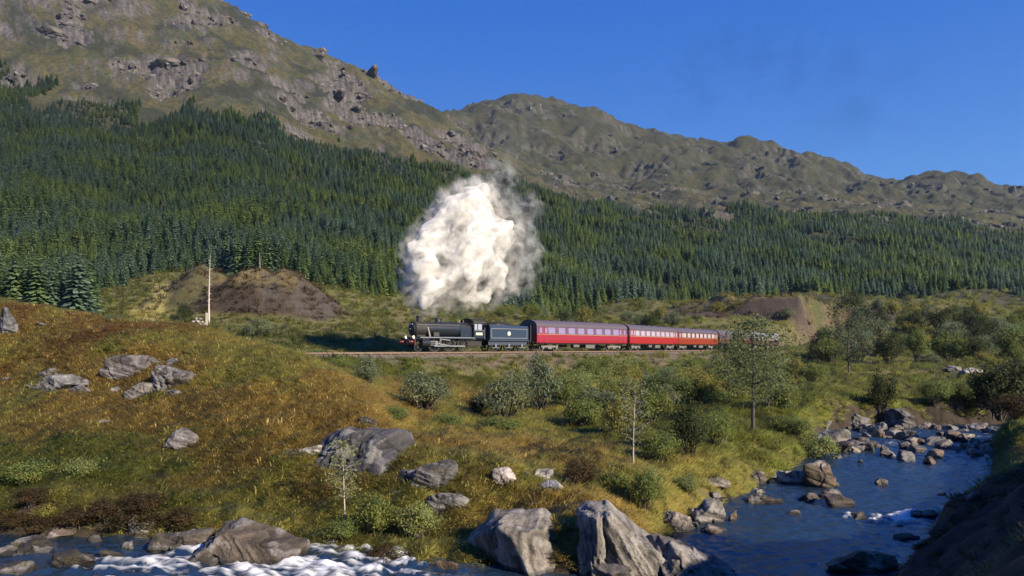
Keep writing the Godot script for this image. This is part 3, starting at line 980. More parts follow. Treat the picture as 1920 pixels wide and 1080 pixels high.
func grow_grass() -> void:
	var lists := {"grass": [[], []], "heather": [[], []], "bracken": [[], []]}
	for k in 210000:
		var Z := 13.0 * pow(290.0 / 13.0, rng.randf())
		if k > 195000:
			Z = rng.randf_range(7.0, 30.0)
		if k % 3 > 0 and k <= 195000:
			Z = 20.0 * pow(62.0 / 20.0, rng.randf())
		var x := rng.randf_range(-0.84, 0.84) * Z
		if k > 195000:
			x = rng.randf_range(6.0, 30.0)
		if Z > 62.0 and k % 3 == 0 and rng.randf() < 0.25:
			continue
		var d := river_dist(x, Z)
		if d < 0.55 or track_dist(x, Z) < 3.4:
			continue
		if Z < 75.0 and not is_clear(x, Z):
			continue
		var m := mound(x, Z) if Z > 90.0 else 0.0
		var u := x / Z
		var a := patch.get_noise_2d(x * 2.0, Z * 2.0)
		var b := speck.get_noise_2d(x, Z)
		var greener := maxf(smoothstep(0.02, 0.2, u) * smoothstep(32.0, 38.0, Z), smoothstep(52.0, 62.0, Z))
		var low_green := (smoothstep(-0.25, -0.6, u) * (0.4 + a) + 0.15) * smoothstep(35.0, 30.0, Z) * smoothstep(25.0, 28.0, Z)
		var heath := patch.get_noise_2d(x * 1.3 + 300.0, Z * 1.3)
		var kind := "grass"
		var c := Color(0.62, 0.455, 0.15).lerp(Color(0.46, 0.43, 0.13), smoothstep(-0.35, 0.2, a + b * 0.6 + rng.randfn() * 0.15))
		c = c.lerp(Color(0.23, 0.26, 0.078), clampf(greener * 0.8 + low_green, 0.0, 0.9))
		if heath + rng.randfn() * 0.1 > 0.34 and greener < 0.5:
			kind = "heather"
			c = Color(0.38, 0.23, 0.11).lerp(Color(0.4, 0.26, 0.085), rng.randf())
		elif low_green + greener * 0.55 + b * 0.9 + rng.randfn() * 0.15 > 0.72:
			kind = "bracken"
			c = Color(0.24, 0.3, 0.075).lerp(Color(0.38, 0.36, 0.09), rng.randf())
		if Z > 98.0 and Z < 156.0 and track_path(x, Z) < 3.2 + b * 2.0:
			kind = "grass"
			c = Color(0.62, 0.54, 0.15)
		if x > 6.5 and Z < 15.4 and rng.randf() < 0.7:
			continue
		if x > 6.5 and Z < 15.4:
			c = Color(0.12, 0.08, 0.045).lerp(c * 0.5, rng.randf() * 0.4)  # tufts coloured darker to stand for the shade on the near bank
		if m > 0.8 and Z > 190.0 and Z < 205.0 and rng.randf() < 0.7:
			continue
		if m > 0.8:
			c = Color(0.2, 0.15, 0.08) if x < 0.0 or Z < 205.0 else Color(0.36, 0.3, 0.1)
		c = c * rng.randf_range(0.75, 1.25)
		var s := rng.randf_range(0.7, 1.3) * (1.0 + maxf(0.0, Z - 40.0) / 70.0)
		if rng.randf() < 0.035 and Z < 60.0:
			s *= 1.45
		elif a + b < -0.25:
			c = c * 0.8
		if x > 6.0 and Z < 21.0:
			s *= 0.5
		if kind == "grass" and d < 2.5:
			s *= 0.75
		var y := ground(x, Z)
		var up := Vector3(ground(x - 0.4, Z) - ground(x + 0.4, Z), 1.2, ground(x, Z + 0.4) - ground(x, Z - 0.4)).normalized()
		var t := Basis(Quaternion(Vector3.UP, up.slerp(Vector3.UP, 0.5))) * Basis(Vector3.UP, rng.randf() * TAU).scaled(Vector3(s, s * rng.randf_range(0.7, 1.2), s))
		lists[kind][0].append(Transform3D(t, Vector3(x, y - 0.03, -Z)))
		lists[kind][1].append(c)
	var m := leaf_material()
	many("moor_grass", tuft_mesh(1, 17, 0.28, 0.42, 0.016), m, lists.grass[0], lists.grass[1], "tan and olive moor grass covering the slopes and the valley floor")
	many("heather", tuft_mesh(2, 24, 0.22, 0.36, 0.024), m, lists.heather[0], lists.heather[1], "brown faded heather in patches on the river bank slope")
	many("bracken", tuft_mesh(3, 22, 0.4, 0.5, 0.026), m, lists.bracken[0], lists.bracken[1], "green bracken and ferns along the foot of the slope")


func plant_forest() -> void:
	var kinds := []
	for k in 5:
		var tone: Color = [Color(0.16, 0.24, 0.105), Color(0.13, 0.21, 0.105), Color(0.21, 0.28, 0.09), Color(0.155, 0.24, 0.16), Color(0.19, 0.265, 0.1)][k]
		kinds.append(conifer_meshes(40 + k, tone, [1.0, 0.85, 1.1, 0.9, 1.0][k]))
	var m := leaf_material()
	var spots := []
	var Z := 96.0
	while Z < 680.0:
		var gap := 2.0 + Z * 0.0025
		var u := -0.93
		while u < 0.93:
			u += gap / Z
			var x := u * Z + rng.randf_range(-0.45, 0.45) * gap
			var zz := Z + rng.randf_range(-0.45, 0.45) * gap
			var v := x / zz
			var a := patch.get_noise_2d(x * 0.9, zz * 0.9)
			var lo := row_at(9, v) + a * 16.0
			var hi := row_at(11, v) + 10.0 + patch.get_noise_2d(x * 0.6 + 77.0, 5.0) * 55.0 + a * 25.0
			var inside := zz > lo and zz < hi
			if zz < 150.0 and v < -0.63 + a * 0.1 and zz > 99.0:
				inside = true
			if inside and track_path(x, zz) < 5.0 and zz < 152.0:
				inside = false
			if inside and (mound(x, zz) > 0.3 and zz < 240.0):
				inside = false
			if v > 0.62 and zz < 330.0:
				inside = inside and a > -0.1
			if not inside or rng.randf() < 0.06 + 0.5 * smoothstep(0.2, 0.42, speck.get_noise_2d(x * 0.2, zz * 0.13)):
				continue
			spots.append(Vector2(x, zz))
		Z += gap * 0.85
	spots.sort_custom(func(p, q): return p.y < q.y)
	var far := [[[], []], [[], []], [[], []], [[], []], [[], []]]
	var firsts := [null, null, null, null, null]
	var made := 0
	var tones := ["dark green conifer at the near edge of the plantation", "slim deep green conifer at the near edge of the plantation", "broad yellow-green conifer at the near edge of the plantation", "slim blue-green conifer at the near edge of the plantation", "mid green conifer at the near edge of the plantation"]
	for p in spots:
		var v := speck.get_noise_2d(p.x * 0.07, p.y * 0.09) * 1.3 + rng.randfn() * 0.16
		var k := 3 if v < -0.16 else 1 if v < 0.0 else 0 if v < 0.14 else 4 if v < 0.28 else 2
		if p.y < 150.0 and p.x / p.y < -0.55:
			k = [0, 3, 1][k % 3]
		var s := clampf(0.6 + patch.get_noise_2d(p.x * 0.5, p.y * 0.5) * 0.45, 0.36, 0.82) * rng.randf_range(0.72, 1.22) * (1.0 - 0.2 * smoothstep(350.0, 560.0, p.y))
		var here := Vector3(p.x, ground(p.x, p.y) - 0.1, -p.y)
		var b := Basis(Vector3.UP, rng.randf() * TAU).scaled(Vector3(s * rng.randf_range(1.0, 1.4), s, s * rng.randf_range(1.0, 1.4)))
		if made < 296 and absf(p.x / p.y) < 0.79:
			made += 1
			var o: Node3D
			if firsts[k] == null:
				o = root("conifer_tree", here, tones[k], "tree", "conifers along the plantation edge")
				put("crown", kinds[k][0], m, o)
				put("trunk", kinds[k][1], tinted("bark", 0.85), o)
				firsts[k] = o
			else:
				o = copy_of(firsts[k], tones[k])
			o.transform = Transform3D(b, here)
		else:
			var w := rng.randf_range(0.8, 1.2)
			far[k][0].append(Transform3D(b, here))
			far[k][1].append(Color(w, w, w * rng.randf_range(0.9, 1.15)))
	for k in 5:
		many("conifer_forest", kinds[k][0], m, far[k][0], far[k][1], "dense conifer plantation covering the lower mountainside, " + ["dark green", "deep green", "yellow-green", "blue-green", "mid green"][k] + " trees")
	print("forest ", spots.size())


# broken rock on the mountain and the far hill: far too much to count
func lay_crags() -> void:
	var where := [[], [], []]
	var tints := [[], [], []]
	var k := 0
	while k < 16000:
		k += 1
		var Z := 430.0 * pow(1500.0 / 430.0, rng.randf())
		var x := rng.randf_range(-0.85, 0.85) * Z
		var share := crag_share(x, Z)
		if Z > 900.0 and rng.randf() < 0.8:
			continue
		if share < 0.3 and rng.randf() < 0.97:
			continue
		if Z < row_at(11, x / Z) + 12.0:
			continue
		if rng.randf() > share + 0.15:
			continue
		var s := rng.randf_range(0.7, 2.4) * (1.0 + Z / 1100.0) * (2.0 if rng.randf() < 0.08 else 1.0)
		var n := k % 3
		var b := Basis(Vector3.UP, rng.randf() * TAU) * Basis(Vector3(0, 0, 1), rng.randf_range(-0.4, 0.4))
		where[n].append(Transform3D(b.scaled_local(Vector3(s * rng.randf_range(1.0, 2.4), s * rng.randf_range(0.6, 1.1), s)), Vector3(x, ground(x, Z) - s * 0.3, -Z)))
		var w := rng.randf_range(0.55, 1.2)
		tints[n].append(Color(w, w * 0.96, w * rng.randf_range(0.94, 1.04)))
	for n in 3:
		many("crag_rocks", rock_mesh(500 + n, Vector3(1, 1, 1), 3, Color(0.11, 0.1, 0.102), [], Vector3(0.4, 0.9, 0.2), 1.3, 0.5), tinted("crag", 0.95), where[n], tints[n], "broken grey-purple rocks of the crags on the mountainside")


func lay_rocks() -> void:
	var grey := Color(0.1, 0.09, 0.088)
	var slate := Color(0.06, 0.057, 0.064)
	var pale := Color(0.12, 0.108, 0.115)
	var brown := Color(0.13, 0.1, 0.08)
	var ochre := Color(0.22, 0.145, 0.08)
	# the boulder with a flat dark face, and the striped outcrop next to it
	rock(0.33, 20.62, 3.73, 1.52, 3, Color(0.2, 0.175, 0.15), "big pale boulder with a flat shadowed left face at the water's edge", 0.85, 0.0, "boulder", "", [[Vector3(-0.8, -0.12, 0.58), 0.42], [Vector3(0.55, 0.3, 0.78), 0.6], [Vector3(-0.86, 0.5, 0.05), 0.85], [Vector3(0.8, 0.58, 0.1), 0.84], [Vector3(0.1, 1, 0.25), 0.9]], Vector3(0.9, 0.25, 0.2), 0.05, 0.55)
	rock(3.69, 20.05, 3.21, 2.25, 4, Color(0.21, 0.19, 0.17), "tall striped grey slab leaning down to the right beside the big boulder", 0.8, 0.0, "boulder", "", [[Vector3(0.64, 0.76, 0.06), 0.4], [Vector3(-0.9, -0.1, 0.42), 0.58], [Vector3(-0.3, 0.95, 0.1), 0.92], [Vector3(0.3, 0.35, 0.88), 0.5]], Vector3(0.84, 0.53, 0.1), 0.1, 0.9)
	rock(5.51, 19.89, 2.71, 1.11, 5, Color(0.19, 0.17, 0.15), "low rounded grey slab with grooves sloping into the blue pool", 0.8, 0.0, "boulder", "", [[Vector3(0.6, 0.8, 0.05), 0.46], [Vector3(-0.8, 0.4, 0.4), 0.7], [Vector3(0.2, 0.5, 0.85), 0.55]], Vector3(0.8, 0.58, 0.15), 0.12, 0.9)
	rock(2.54, 20.13, 0.97, 1.93, 6, Color(0.2, 0.18, 0.165), "narrow upright grey rock split from the leaning striped slab", 1.0, 0.0, "boulder", "", [[Vector3(-0.8, 0.4, 0.5), 0.7], [Vector3(0.8, 0.3, 0.5), 0.7]], Vector3(0.9, 0.3, 0.2), 0.2, 1.1)
	rock(3.02, 19.89, 1.43, 0.80, 7, grey, "small broken grey rock at the water below the leaning slab", 0.8, 0.3)
	# the rocks in the heather slope
	rock(-6.85, 28.72, 4.60, 1.65, 11, slate, "long dark grey rock slab with a pale left end in the heather", 0.6, -0.15, "boulder", "", [[Vector3(-0.75, 0.55, 0.4), 0.66], [Vector3(0.1, 0.95, 0.3), 0.8], [Vector3(0.85, 0.4, 0.3), 0.8], [Vector3(-0.1, 0.45, 0.9), 0.6]], Vector3(0.9, 0.1, 0.4), 0.1)
	rock(-9.08, 30.01, 1.10, 0.72, 12, Color(0.45, 0.42, 0.38), "small whitish rock at the left end of the dark slab")
	rock(-3.29, 26.73, 1.80, 1.67, 13, Color(0.1, 0.094, 0.1), "grey cracked rock just right of the long dark slab", 0.7, 0.2)
	rock(-2.74, 25.58, 1.88, 1.06, 14, Color(0.13, 0.124, 0.126), "low flat grey rock in the heather below the cracked rock", 0.6, -0.3)
	rock(-23.71, 40.49, 2.40, 1.88, 15, pale, "pale lilac-grey rock at the left of the hillside outcrop", 0.8, 0.2)
	rock(-20.13, 38.13, 2.26, 2.20, 16, Color(0.13, 0.115, 0.115), "grey jagged rock at the right of the hillside outcrop", 0.8, -0.3)
	rock(-21.21, 37.98, 1.82, 1.22, 17, Color(0.2, 0.18, 0.16), "mossy rock in the middle of the hillside outcrop", 0.7, 0.6)
	rock(-26.60, 39.21, 3.33, 1.13, 18, Color(0.17, 0.16, 0.15), "long low pale rock on the tan slope, left of the outcrop", 0.5, 0.1)
	rock(-28.89, 41.14, 1.12, 0.86, 19, grey, "small grey rock above the long low pale rock", 0.8)
	rock(-15.65, 31.36, 1.66, 1.30, 20, Color(0.15, 0.138, 0.145), "pale streaked rock alone in the grass below the outcrop", 0.8, 0.3)
	rock(-35.67, 46.74, 1.65, 1.87, 21, Color(0.18, 0.18, 0.205), "blue-grey boulder on the crest cut off by the frame edge", 0.8, 0.0, "boulder")
	rock(-34.28, 48.26, 0.85, 0.46, 22, pale, "small pale stone on the grassy crest", 0.8)
	rock(-31.68, 41.47, 0.86, 0.46, 23, pale, "small pale stone at the edge of the tan slope", 0.8)
	rock(-0.32, 26.73, 1.07, 0.81, 24, Color(0.34, 0.29, 0.275), "pinkish pale rock in the rusty heather above the big boulder", 0.8)
	rock(1.36, 27.49, 0.88, 0.79, 25, Color(0.32, 0.3, 0.3), "pale angular rock in the heather, beside a dark cleft", 0.8, 0.5)
	rock(1.67, 26.10, 0.96, 0.71, 26, Color(0.27, 0.26, 0.28), "bluish grey rock lying in front of the pale angular rock", 0.7, -0.4)
	rock(-7.19, 33.29, 0.91, 0.59, 27, grey, "small grey rock sunk in the tan grass above the dark slab", 0.7)
	rock(-10.86, 30.86, 0.59, 0.30, 28, grey, "tiny grey stone in the grass left of the dark slab", 0.7)
	rock(-21.28, 34.37, 0.93, 0.38, 29, Color(0.2, 0.17, 0.15), "low brownish stone in the middle of the slope", 0.7)
	# the left bank of the rapids
	rock(-8.79, 21.63, 3.46, 1.25, 31, Color(0.085, 0.066, 0.05), "large dark brown boulder sloping into the white rapids", 0.6, -0.1, "boulder", "", [[Vector3(0.5, 0.85, 0.1), 0.5], [Vector3(-0.75, 0.6, 0.2), 0.75], [Vector3(0.15, 0.4, 0.9), 0.55]], Vector3(0.6, 0.7, 0.3), 0.1)
	rock(-13.67, 24.48, 1.25, 0.82, 32, Color(0.3, 0.27, 0.23), "pale knobbly rock on the bank above the white rapids", 0.8)
	rock(-11.68, 22.88, 2.20, 0.92, 33, Color(0.085, 0.07, 0.06), "wet dark rock at the head of the rapids", 0.7)
	rock(-15.01, 24.00, 0.58, 0.31, 34, pale, "small pale stone in the shaded water under the bank")
	rock(-13.41, 23.15, 0.56, 0.33, 35, Color(0.2, 0.18, 0.16), "small grey stone at the left end of the rapids")
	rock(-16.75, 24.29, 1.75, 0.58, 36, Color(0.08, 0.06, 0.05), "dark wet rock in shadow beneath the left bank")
	rock(-2.11, 21.12, 0.78, 0.37, 37, ochre, "small ochre stone at the foot of the heather bank")
	# stones and shelves round the pool
	rock(6.33, 25.38, 1.71, 0.81, 41, Color(0.21, 0.18, 0.16), "flat tilted brown slab at the left shore of the pool", 0.7, -0.3)
	rock(8.05, 26.62, 1.62, 0.94, 42, Color(0.27, 0.24, 0.22), "rounded grey rock on the shore just above the pool", 0.8)
	rock(7.62, 25.08, 1.40, 0.40, 43, ochre, "orange-brown wet stone at the pool's edge below the rounded rock", 0.8)
	rock(8.93, 26.84, 0.60, 0.56, 44, ochre, "small buff stone at the right end of the pool shore", 0.8)
	rock(15.60, 33.16, 2.60, 1.33, 45, Color(0.11, 0.08, 0.055), "large dark mossy rock at the tip of the gravel point", 0.8, 0.0, "boulder", "", [], Vector3(0.3, 0.9, 0.2), 0.8)
	rock(14.30, 34.37, 1.92, 0.93, 46, Color(0.38, 0.35, 0.32), "pale flat rock on the gravel point beside the mossy rock", 0.7)
	rock(12.55, 34.10, 1.91, 0.82, 47, Color(0.12, 0.1, 0.085), "dark rock shelf at the water under the tall thin birch", 0.6)
	rock(9.38, 30.86, 2.22, 0.59, 48, Color(0.24, 0.2, 0.17), "row of low brownish rock at the back of the brown shallows", 0.5)
	rock(18.81, 33.83, 0.92, 0.54, 49, brown, "dark round stone alone in the middle of the blue river", 0.8)
	rock(14.72, 29.30, 1.69, 0.52, 50, Color(0.07, 0.05, 0.04), "long dark rock ledge above the little white riffle", 0.6)
	rock(14.27, 27.27, 0.96, 0.39, 51, brown, "dark rock at the left end of the white riffle", 0.8)
	rock(16.91, 27.27, 1.66, 0.48, 52, Color(0.075, 0.055, 0.045), "dark low rock at the right end of the white riffle", 0.7)
	rock(11.88, 27.82, 0.80, 0.27, 53, brown, "small brown stone breaking the still water left of the riffle", 0.8)
	rock(9.84, 14.11, 0.45, 0.23, 54, Color(0.08, 0.06, 0.05), "dark stone against the right bank of the river", 0.8)
	rock(10.84, 20.54, 2.79, 0.76, 55, Color(0.19, 0.115, 0.07), "long orange-brown slab in the water at the near bank", 0.5, 0.1)
	rock(14.44, 24.19, 1.01, 0.31, 56, brown, "flat brown stone in the shade of the near bank", 0.7)
	rock(28.37, 54.40, 2.79, 1.31, 57, Color(0.13, 0.118, 0.122), "flat grey block on the far bank of the upper rapids", 0.8)
	rock(32.07, 54.40, 2.00, 1.65, 58, Color(0.11, 0.098, 0.1), "upright grey block standing on the grassy far bank", 0.9, 0.2, "boulder", "", [[Vector3(-1, 0.1, 0.2), 0.8], [Vector3(1, 0.1, 0.2), 0.85], [Vector3(0.2, 1, 0.3), 0.9]])
	rock(58.04, 86.78, 2.36, 1.39, 59, Color(0.25, 0.235, 0.235), "pale grey rock on the green rise above the far bank", 0.8)
	rock(53.98, 77.92, 2.12, 1.12, 60, Color(0.28, 0.26, 0.25), "pale rock just right of its grey neighbour on the green rise", 0.8)
	rock(58.40, 110.27, 2.82, 1.06, 61, Color(0.17, 0.16, 0.155), "half hidden grey rock at the edge of the far scrub", 0.8)
	rock(8.71, 29.42, 2.35, 0.38, 62, Color(0.07, 0.052, 0.04), "long dark rock shelf at the back of the brown shallows", 0.5)
	rock(11.24, 29.89, 2.15, 0.33, 63, Color(0.08, 0.06, 0.045), "low dark shelf in the brown shallows before the gravel point", 0.5)
	rock(13.61, 30.37, 1.70, 0.39, 64, Color(0.065, 0.05, 0.04), "dark shelf at the foot of the large mossy rock", 0.5)
	rock(14.81, 30.86, 0.99, 0.44, 65, brown, "small dark stone between the mossy rock and the riffle ledge", 0.8)
	rock(15.12, 25.89, 0.62, 0.21, 66, brown, "tiny dark stone below the white riffle", 0.8)
	rock(20.40, 31.48, 0.60, 0.25, 67, brown, "tiny dark stone in the blue water near the right bank", 0.8)
	rock(-16.57, 22.51, 2.16, 0.54, 68, Color(0.04, 0.03, 0.024), "black rock added in place of shade on the river under the left bank", 0.7)  # this and the next three: added to cover blue water where shade falls
	rock(-14.14, 21.29, 1.87, 0.44, 69, Color(0.045, 0.034, 0.028), "low black ledge added to darken the water before the left bank", 0.6)
	rock(-15.44, 20.54, 1.64, 0.43, 70, Color(0.05, 0.038, 0.03), "dark rock added in place of shade at the lower corner of the river", 0.7)
	rock(-13.38, 22.16, 1.06, 0.28, 71, Color(0.055, 0.042, 0.034), "small dark rock added in place of shade where the foam begins", 0.7)
	# fragments round the outcrops
	for e in [[Vector2(-25.45, 42.13), 0.9], [Vector2(-23.37, 41.14), 0.8], [Vector2(-21.21, 41.30), 0.7], [Vector2(-19.06, 37.53), 0.7], [Vector2(-23.28, 39.06), 0.6], [Vector2(-22.56, 41.47), 0.8]]:
		rock(e[0].x, e[0].y, e[1] * 1.6, e[1], int(e[0].x * 100.0) + 4000, [pale, grey][int(e[0].y * 10.0) % 2], "broken fragment of grey rock in the hillside outcrop", 0.8, e[0].x, "rock", "fragments of the hillside outcrop")
	for e in [[Vector2(-10.00, 30.13), 0.5], [Vector2(-4.38, 27.38), 0.6], [Vector2(-4.56, 26.52), 0.5], [Vector2(-2.09, 26.10), 0.4], [Vector2(0.55, 27.71), 0.35], [Vector2(2.22, 27.16), 0.4], [Vector2(-1.31, 27.27), 0.3], [Vector2(-25.32, 38.59), 0.7], [Vector2(-28.57, 39.69), 0.5], [Vector2(-17.02, 31.99), 0.4]]:
		rock(e[0].x, e[0].y, e[1] * 1.7, e[1], int(e[0].x * 100.0) + 4000, grey, "small grey rock half sunk in the heather of the slope", 0.8, e[0].x, "rock", "small rocks in the heather")
	# stones scattered in the upper rapids and along the shores
	var kinds := []
	for k in 6:
		var m := rock_mesh(70 + k, Vector3(0.5, 0.34, 0.42), 3, [Color(0.15, 0.13, 0.115), Color(0.08, 0.065, 0.055), Color(0.2, 0.17, 0.145), Color(0.15, 0.105, 0.075), Color(0.1, 0.09, 0.09), Color(0.25, 0.225, 0.2)][k], [], Vector3(0.3, 0.9, 0.2), 1.0, 0.1)
		kinds.append(m)
	var says := ["greyish stone", "dark brown stone", "pale buff stone", "rusty brown stone", "slate grey stone", "whitish stone"]
	for k in 114:
		var p := Vector2.ZERO
		var s := 0.0
		var where := ""
		var rapids := k < 94
		for attempt in 60:
			if rapids:
				p = Vector2(rng.randf_range(20.0, 39.0), rng.randf_range(39.5, 56.0))
				s = rng.randf_range(0.5, 1.6) * (1.4 if k < 12 else 0.9)
				where = "among the rocks of the upper rapids"
				if river_dist(p.x, p.y) < 0.5:
					break
			else:
				p = Vector2(rng.randf_range(5.5, 16.0), rng.randf_range(26.0, 36.0))
				s = rng.randf_range(0.2, 0.6)
				where = "along the stony far shore of the pool"
				var d := river_dist(p.x, p.y)
				if d > -0.7 and d < 0.9 and p.y > 24.0:
					break
		var o := put("river_stone", kinds[k % 6], stone_material())
		var y := maxf(ground(p.x, p.y), water_level(p.x, p.y) - 0.05)
		o.transform = Transform3D(Basis(Vector3.UP, rng.randf() * TAU).scaled(Vector3(s * rng.randf_range(0.8, 1.4), s * rng.randf_range(0.8, 1.3), s)), Vector3(p.x, y + s * 0.1, -p.y))
		tag(o, says[k % 6] + " " + where, "stone", "stones of the upper rapids" if rapids else "stones of the pool shore")


func plant_bushes() -> void:
	var tones := {"willow": Color(0.2, 0.24, 0.135), "green": Color(0.185, 0.225, 0.065), "dark": Color(0.07, 0.09, 0.035), "yellow": Color(0.27, 0.265, 0.075), "russet": Color(0.095, 0.07, 0.034), "light": Color(0.27, 0.31, 0.11)}  # russet has the left bank's shade put into its colour
	var kits := {}
	var key := 200
	for k in tones:
		kits[k] = []
		for n in 2:
			key += 1
			kits[k].append(bush_meshes(key, tones[k], 4200, 0.075, 1.0))
	var firsts := {}
	var list := [
		["willow", -5.80, 44.20, 4.10, 2.76, "round grey-green willow bush below the locomotive's tender"],
		["willow", -10.14, 46.93, 2.33, 2.33, "pale willow bush on the bank, left of the locomotive"],
		["willow", -0.36, 44.91, 4.31, 3.31, "wide grey-green willow with a dark hollow on its left"],
		["willow", 2.09, 50.22, 3.70, 4.34, "tallest grey-green willow, standing under the first red coach"],
		["dark", -2.32, 46.74, 2.47, 1.72, "dark shaded bush tucked against the wide willow's left side"],
		["green", -6.45, 36.64, 1.76, 1.17, "low green bush at the edge of the tan slope"],
		["green", -3.95, 39.84, 2.23, 1.08, "low bright green bracken bush in front of the round willow"],
		["green", -0.65, 40.32, 2.90, 1.10, "bright green ferny bush at the foot of the wide willow"],
		["green", -13.27, 51.85, 2.49, 1.41, "low green bush where the tan crest meets the track"],
		["green", -19.58, 66.15, 2.12, 1.16, "small green bush on the crest beside the ballast"],
		["green", 4.72, 43.68, 3.14, 2.45, "rounded green bush in front of the first coach's scrub"],
		["yellow", 6.32, 39.53, 2.40, 2.72, "yellowish green bush behind the pale slim birch sapling"],
		["green", 9.22, 43.68, 3.14, 2.93, "full green bush left of the dark river-side thicket"],
		["dark", 9.06, 34.10, 2.62, 3.00, "dark green thicket standing over the brown shallows"],
		["green", 11.20, 36.64, 2.23, 2.46, "mid green bush just right of the dark thicket"],
		["green", 7.23, 32.50, 2.03, 1.92, "leafy green bush at the right end of the rusty heather"],
		["green", 5.14, 25.68, 1.52, 2.05, "ferny green bush above the leaning striped slab"],
		["light", 7.72, 29.07, 1.40, 1.21, "pale green fern clump above the tilted brown slab"],
		["light", 18.98, 41.63, 3.06, 2.33, "pale green willow shrub at the tip of the gravel point"],
		["green", 18.15, 42.81, 2.47, 1.51, "low green bush behind the gravel point"],
		["green", 20.41, 49.83, 3.03, 2.39, "bright green bush to the right of the thin birch trunk"],
		["dark", 31.00, 56.16, 3.41, 3.95, "dark column-like bush on the far bank above the block"],
		["green", 36.74, 57.99, 3.06, 2.69, "rounded grey-green bush alone on the far bank grass"],
		["green", 39.12, 58.22, 2.61, 1.86, "low green bush before the shaded thicket"],
		["dark", 41.88, 57.53, 6.44, 4.42, "black shaded thicket overhanging the far bank"],
		["dark", 43.99, 57.76, 4.62, 4.25, "dark thicket cut off by the frame edge over the river"],
		["dark", 41.12, 57.76, 3.70, 2.77, "low dark bush at the foot of the black thicket"],
		["russet", 32.76, 43.33, 3.12, 2.08, "dark brown undergrowth at the right end of the far bank"],
		["green", -5.03, 24.19, 2.13, 1.78, "leafy bush with pale spotted leaves below the dark slab"],
		["light", -3.41, 23.71, 1.90, 1.59, "pale leafy bush at the water below the flat grey rock"],
		["green", -6.09, 23.81, 1.52, 0.95, "low green bush at the foot of the pale sapling"],
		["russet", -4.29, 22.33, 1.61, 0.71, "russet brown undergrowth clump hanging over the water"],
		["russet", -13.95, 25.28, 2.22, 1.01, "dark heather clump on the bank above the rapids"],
		["green", -19.62, 26.94, 1.94, 1.34, "bright bracken clump on the lower left of the slope"],
		["light", -18.17, 28.04, 1.79, 0.99, "pale bracken clump right of the wide bracken"],
		["russet", 2.76, 27.60, 1.99, 1.15, "rounded brown heather hummock above the striped slab"],
		["willow", -33.59, 87.83, 4.64, 2.67, "dark round bush in front of the grey mound"],
		["dark", -51.92, 105.53, 2.87, 3.04, "small dark bush at the left of the pale stones"],
		["willow", -30.78, 51.44, 1.65, 0.66, "low grey-green bush beside the yellow track"],
	]
	for e in list:
		bush(e[0], e[1], e[2], e[3], e[4], e[5], "", kits, firsts)
	# bushes added out of view to cast shade on the near bank's slope
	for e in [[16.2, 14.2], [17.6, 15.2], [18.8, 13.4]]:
		bush("dark", e[0], e[1], 3.4, 2.1, "unseen dark leafy bush added beyond the frame edge to shade the near bank", "bushes added to shade the near bank", kits, firsts)
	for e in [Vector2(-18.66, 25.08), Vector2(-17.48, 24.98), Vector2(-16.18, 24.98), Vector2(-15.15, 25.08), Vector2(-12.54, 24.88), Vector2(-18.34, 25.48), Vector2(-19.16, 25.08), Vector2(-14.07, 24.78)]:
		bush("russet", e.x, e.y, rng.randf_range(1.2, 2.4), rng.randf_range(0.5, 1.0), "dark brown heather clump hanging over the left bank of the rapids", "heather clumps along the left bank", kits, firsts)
	# scrub that nothing tells apart
	for k in 92:
		var u := rng.randf_range(0.075, 0.34)
		var Z := rng.randf_range(50.0, 74.0 + u * 70.0)
		if track_dist(u * Z, Z) < 7.0 or river_dist(u * Z, Z) < 2.0:
			continue
		var kind: String = ["green", "yellow", "green", "willow", "light"][k % 5]
		bush(kind, u * Z, Z, rng.randf_range(2.4, 4.2), rng.randf_range(1.6, 3.0), {"green": "bushy green", "yellow": "yellow-green", "willow": "grey-green", "light": "pale green"}[kind] + " shrub in the scrub between the coaches and the river", "shrubs between the train and the river", kits, firsts)
	for k in 92:
		var u := rng.randf_range(0.36, 0.8)
		var Z := rng.randf_range(105.0, 225.0)
		if track_dist(u * Z, Z) < 5.0 or (u < 0.45 and Z < 185.0) or mound(u * Z, Z) > 6.0:
			continue
		var kind: String = ["willow", "dark", "green", "green", "willow", "dark", "yellow"][k % 7]
		bush(kind, u * Z, Z, rng.randf_range(4.0, 8.5), rng.randf_range(3.4, 7.0), {"green": "green", "yellow": "yellowish", "willow": "grey-green", "dark": "dark"}[kind] + " round tree in the scattered wood beyond the last coaches", "scattered round trees on the far flat", kits, firsts)
	for k in 16:
		var u := rng.randf_range(0.42, 0.78)
		var Z := rng.randf_range(66.0, 108.0)
		if track_dist(u * Z, Z) < 5.0 or (u > 0.46 and u < 0.72 and Z < 100.0):
			continue
		bush(["willow", "green", "yellow"][k % 3], u * Z, Z, rng.randf_range(2.0, 4.6), rng.randf_range(1.2, 3.2), ["grey-green", "green", "yellowish"][k % 3] + " low bush on the rough ground beyond the far bank", "low bushes beyond the far bank", kits, firsts)
	for k in 30:
		var u := rng.randf_range(-0.12, 0.42)
		var Z := rng.randf_range(0.0, 1.0)
		Z = lerpf(100.0 + maxf(u, 0.0) * 200.0, 150.0 + maxf(u, 0.0) * 260.0, Z)
		if track_dist(u * Z, Z) < 6.0:
			continue
		bush(["dark", "green", "willow", "yellow"][k % 4], u * Z, Z, rng.randf_range(3.0, 6.0), rng.randf_range(2.0, 4.6), ["dark", "green", "grey-green", "yellowish"][k % 4] + " bush on the strip between the train and the plantation", "bushes behind the train", kits, firsts)


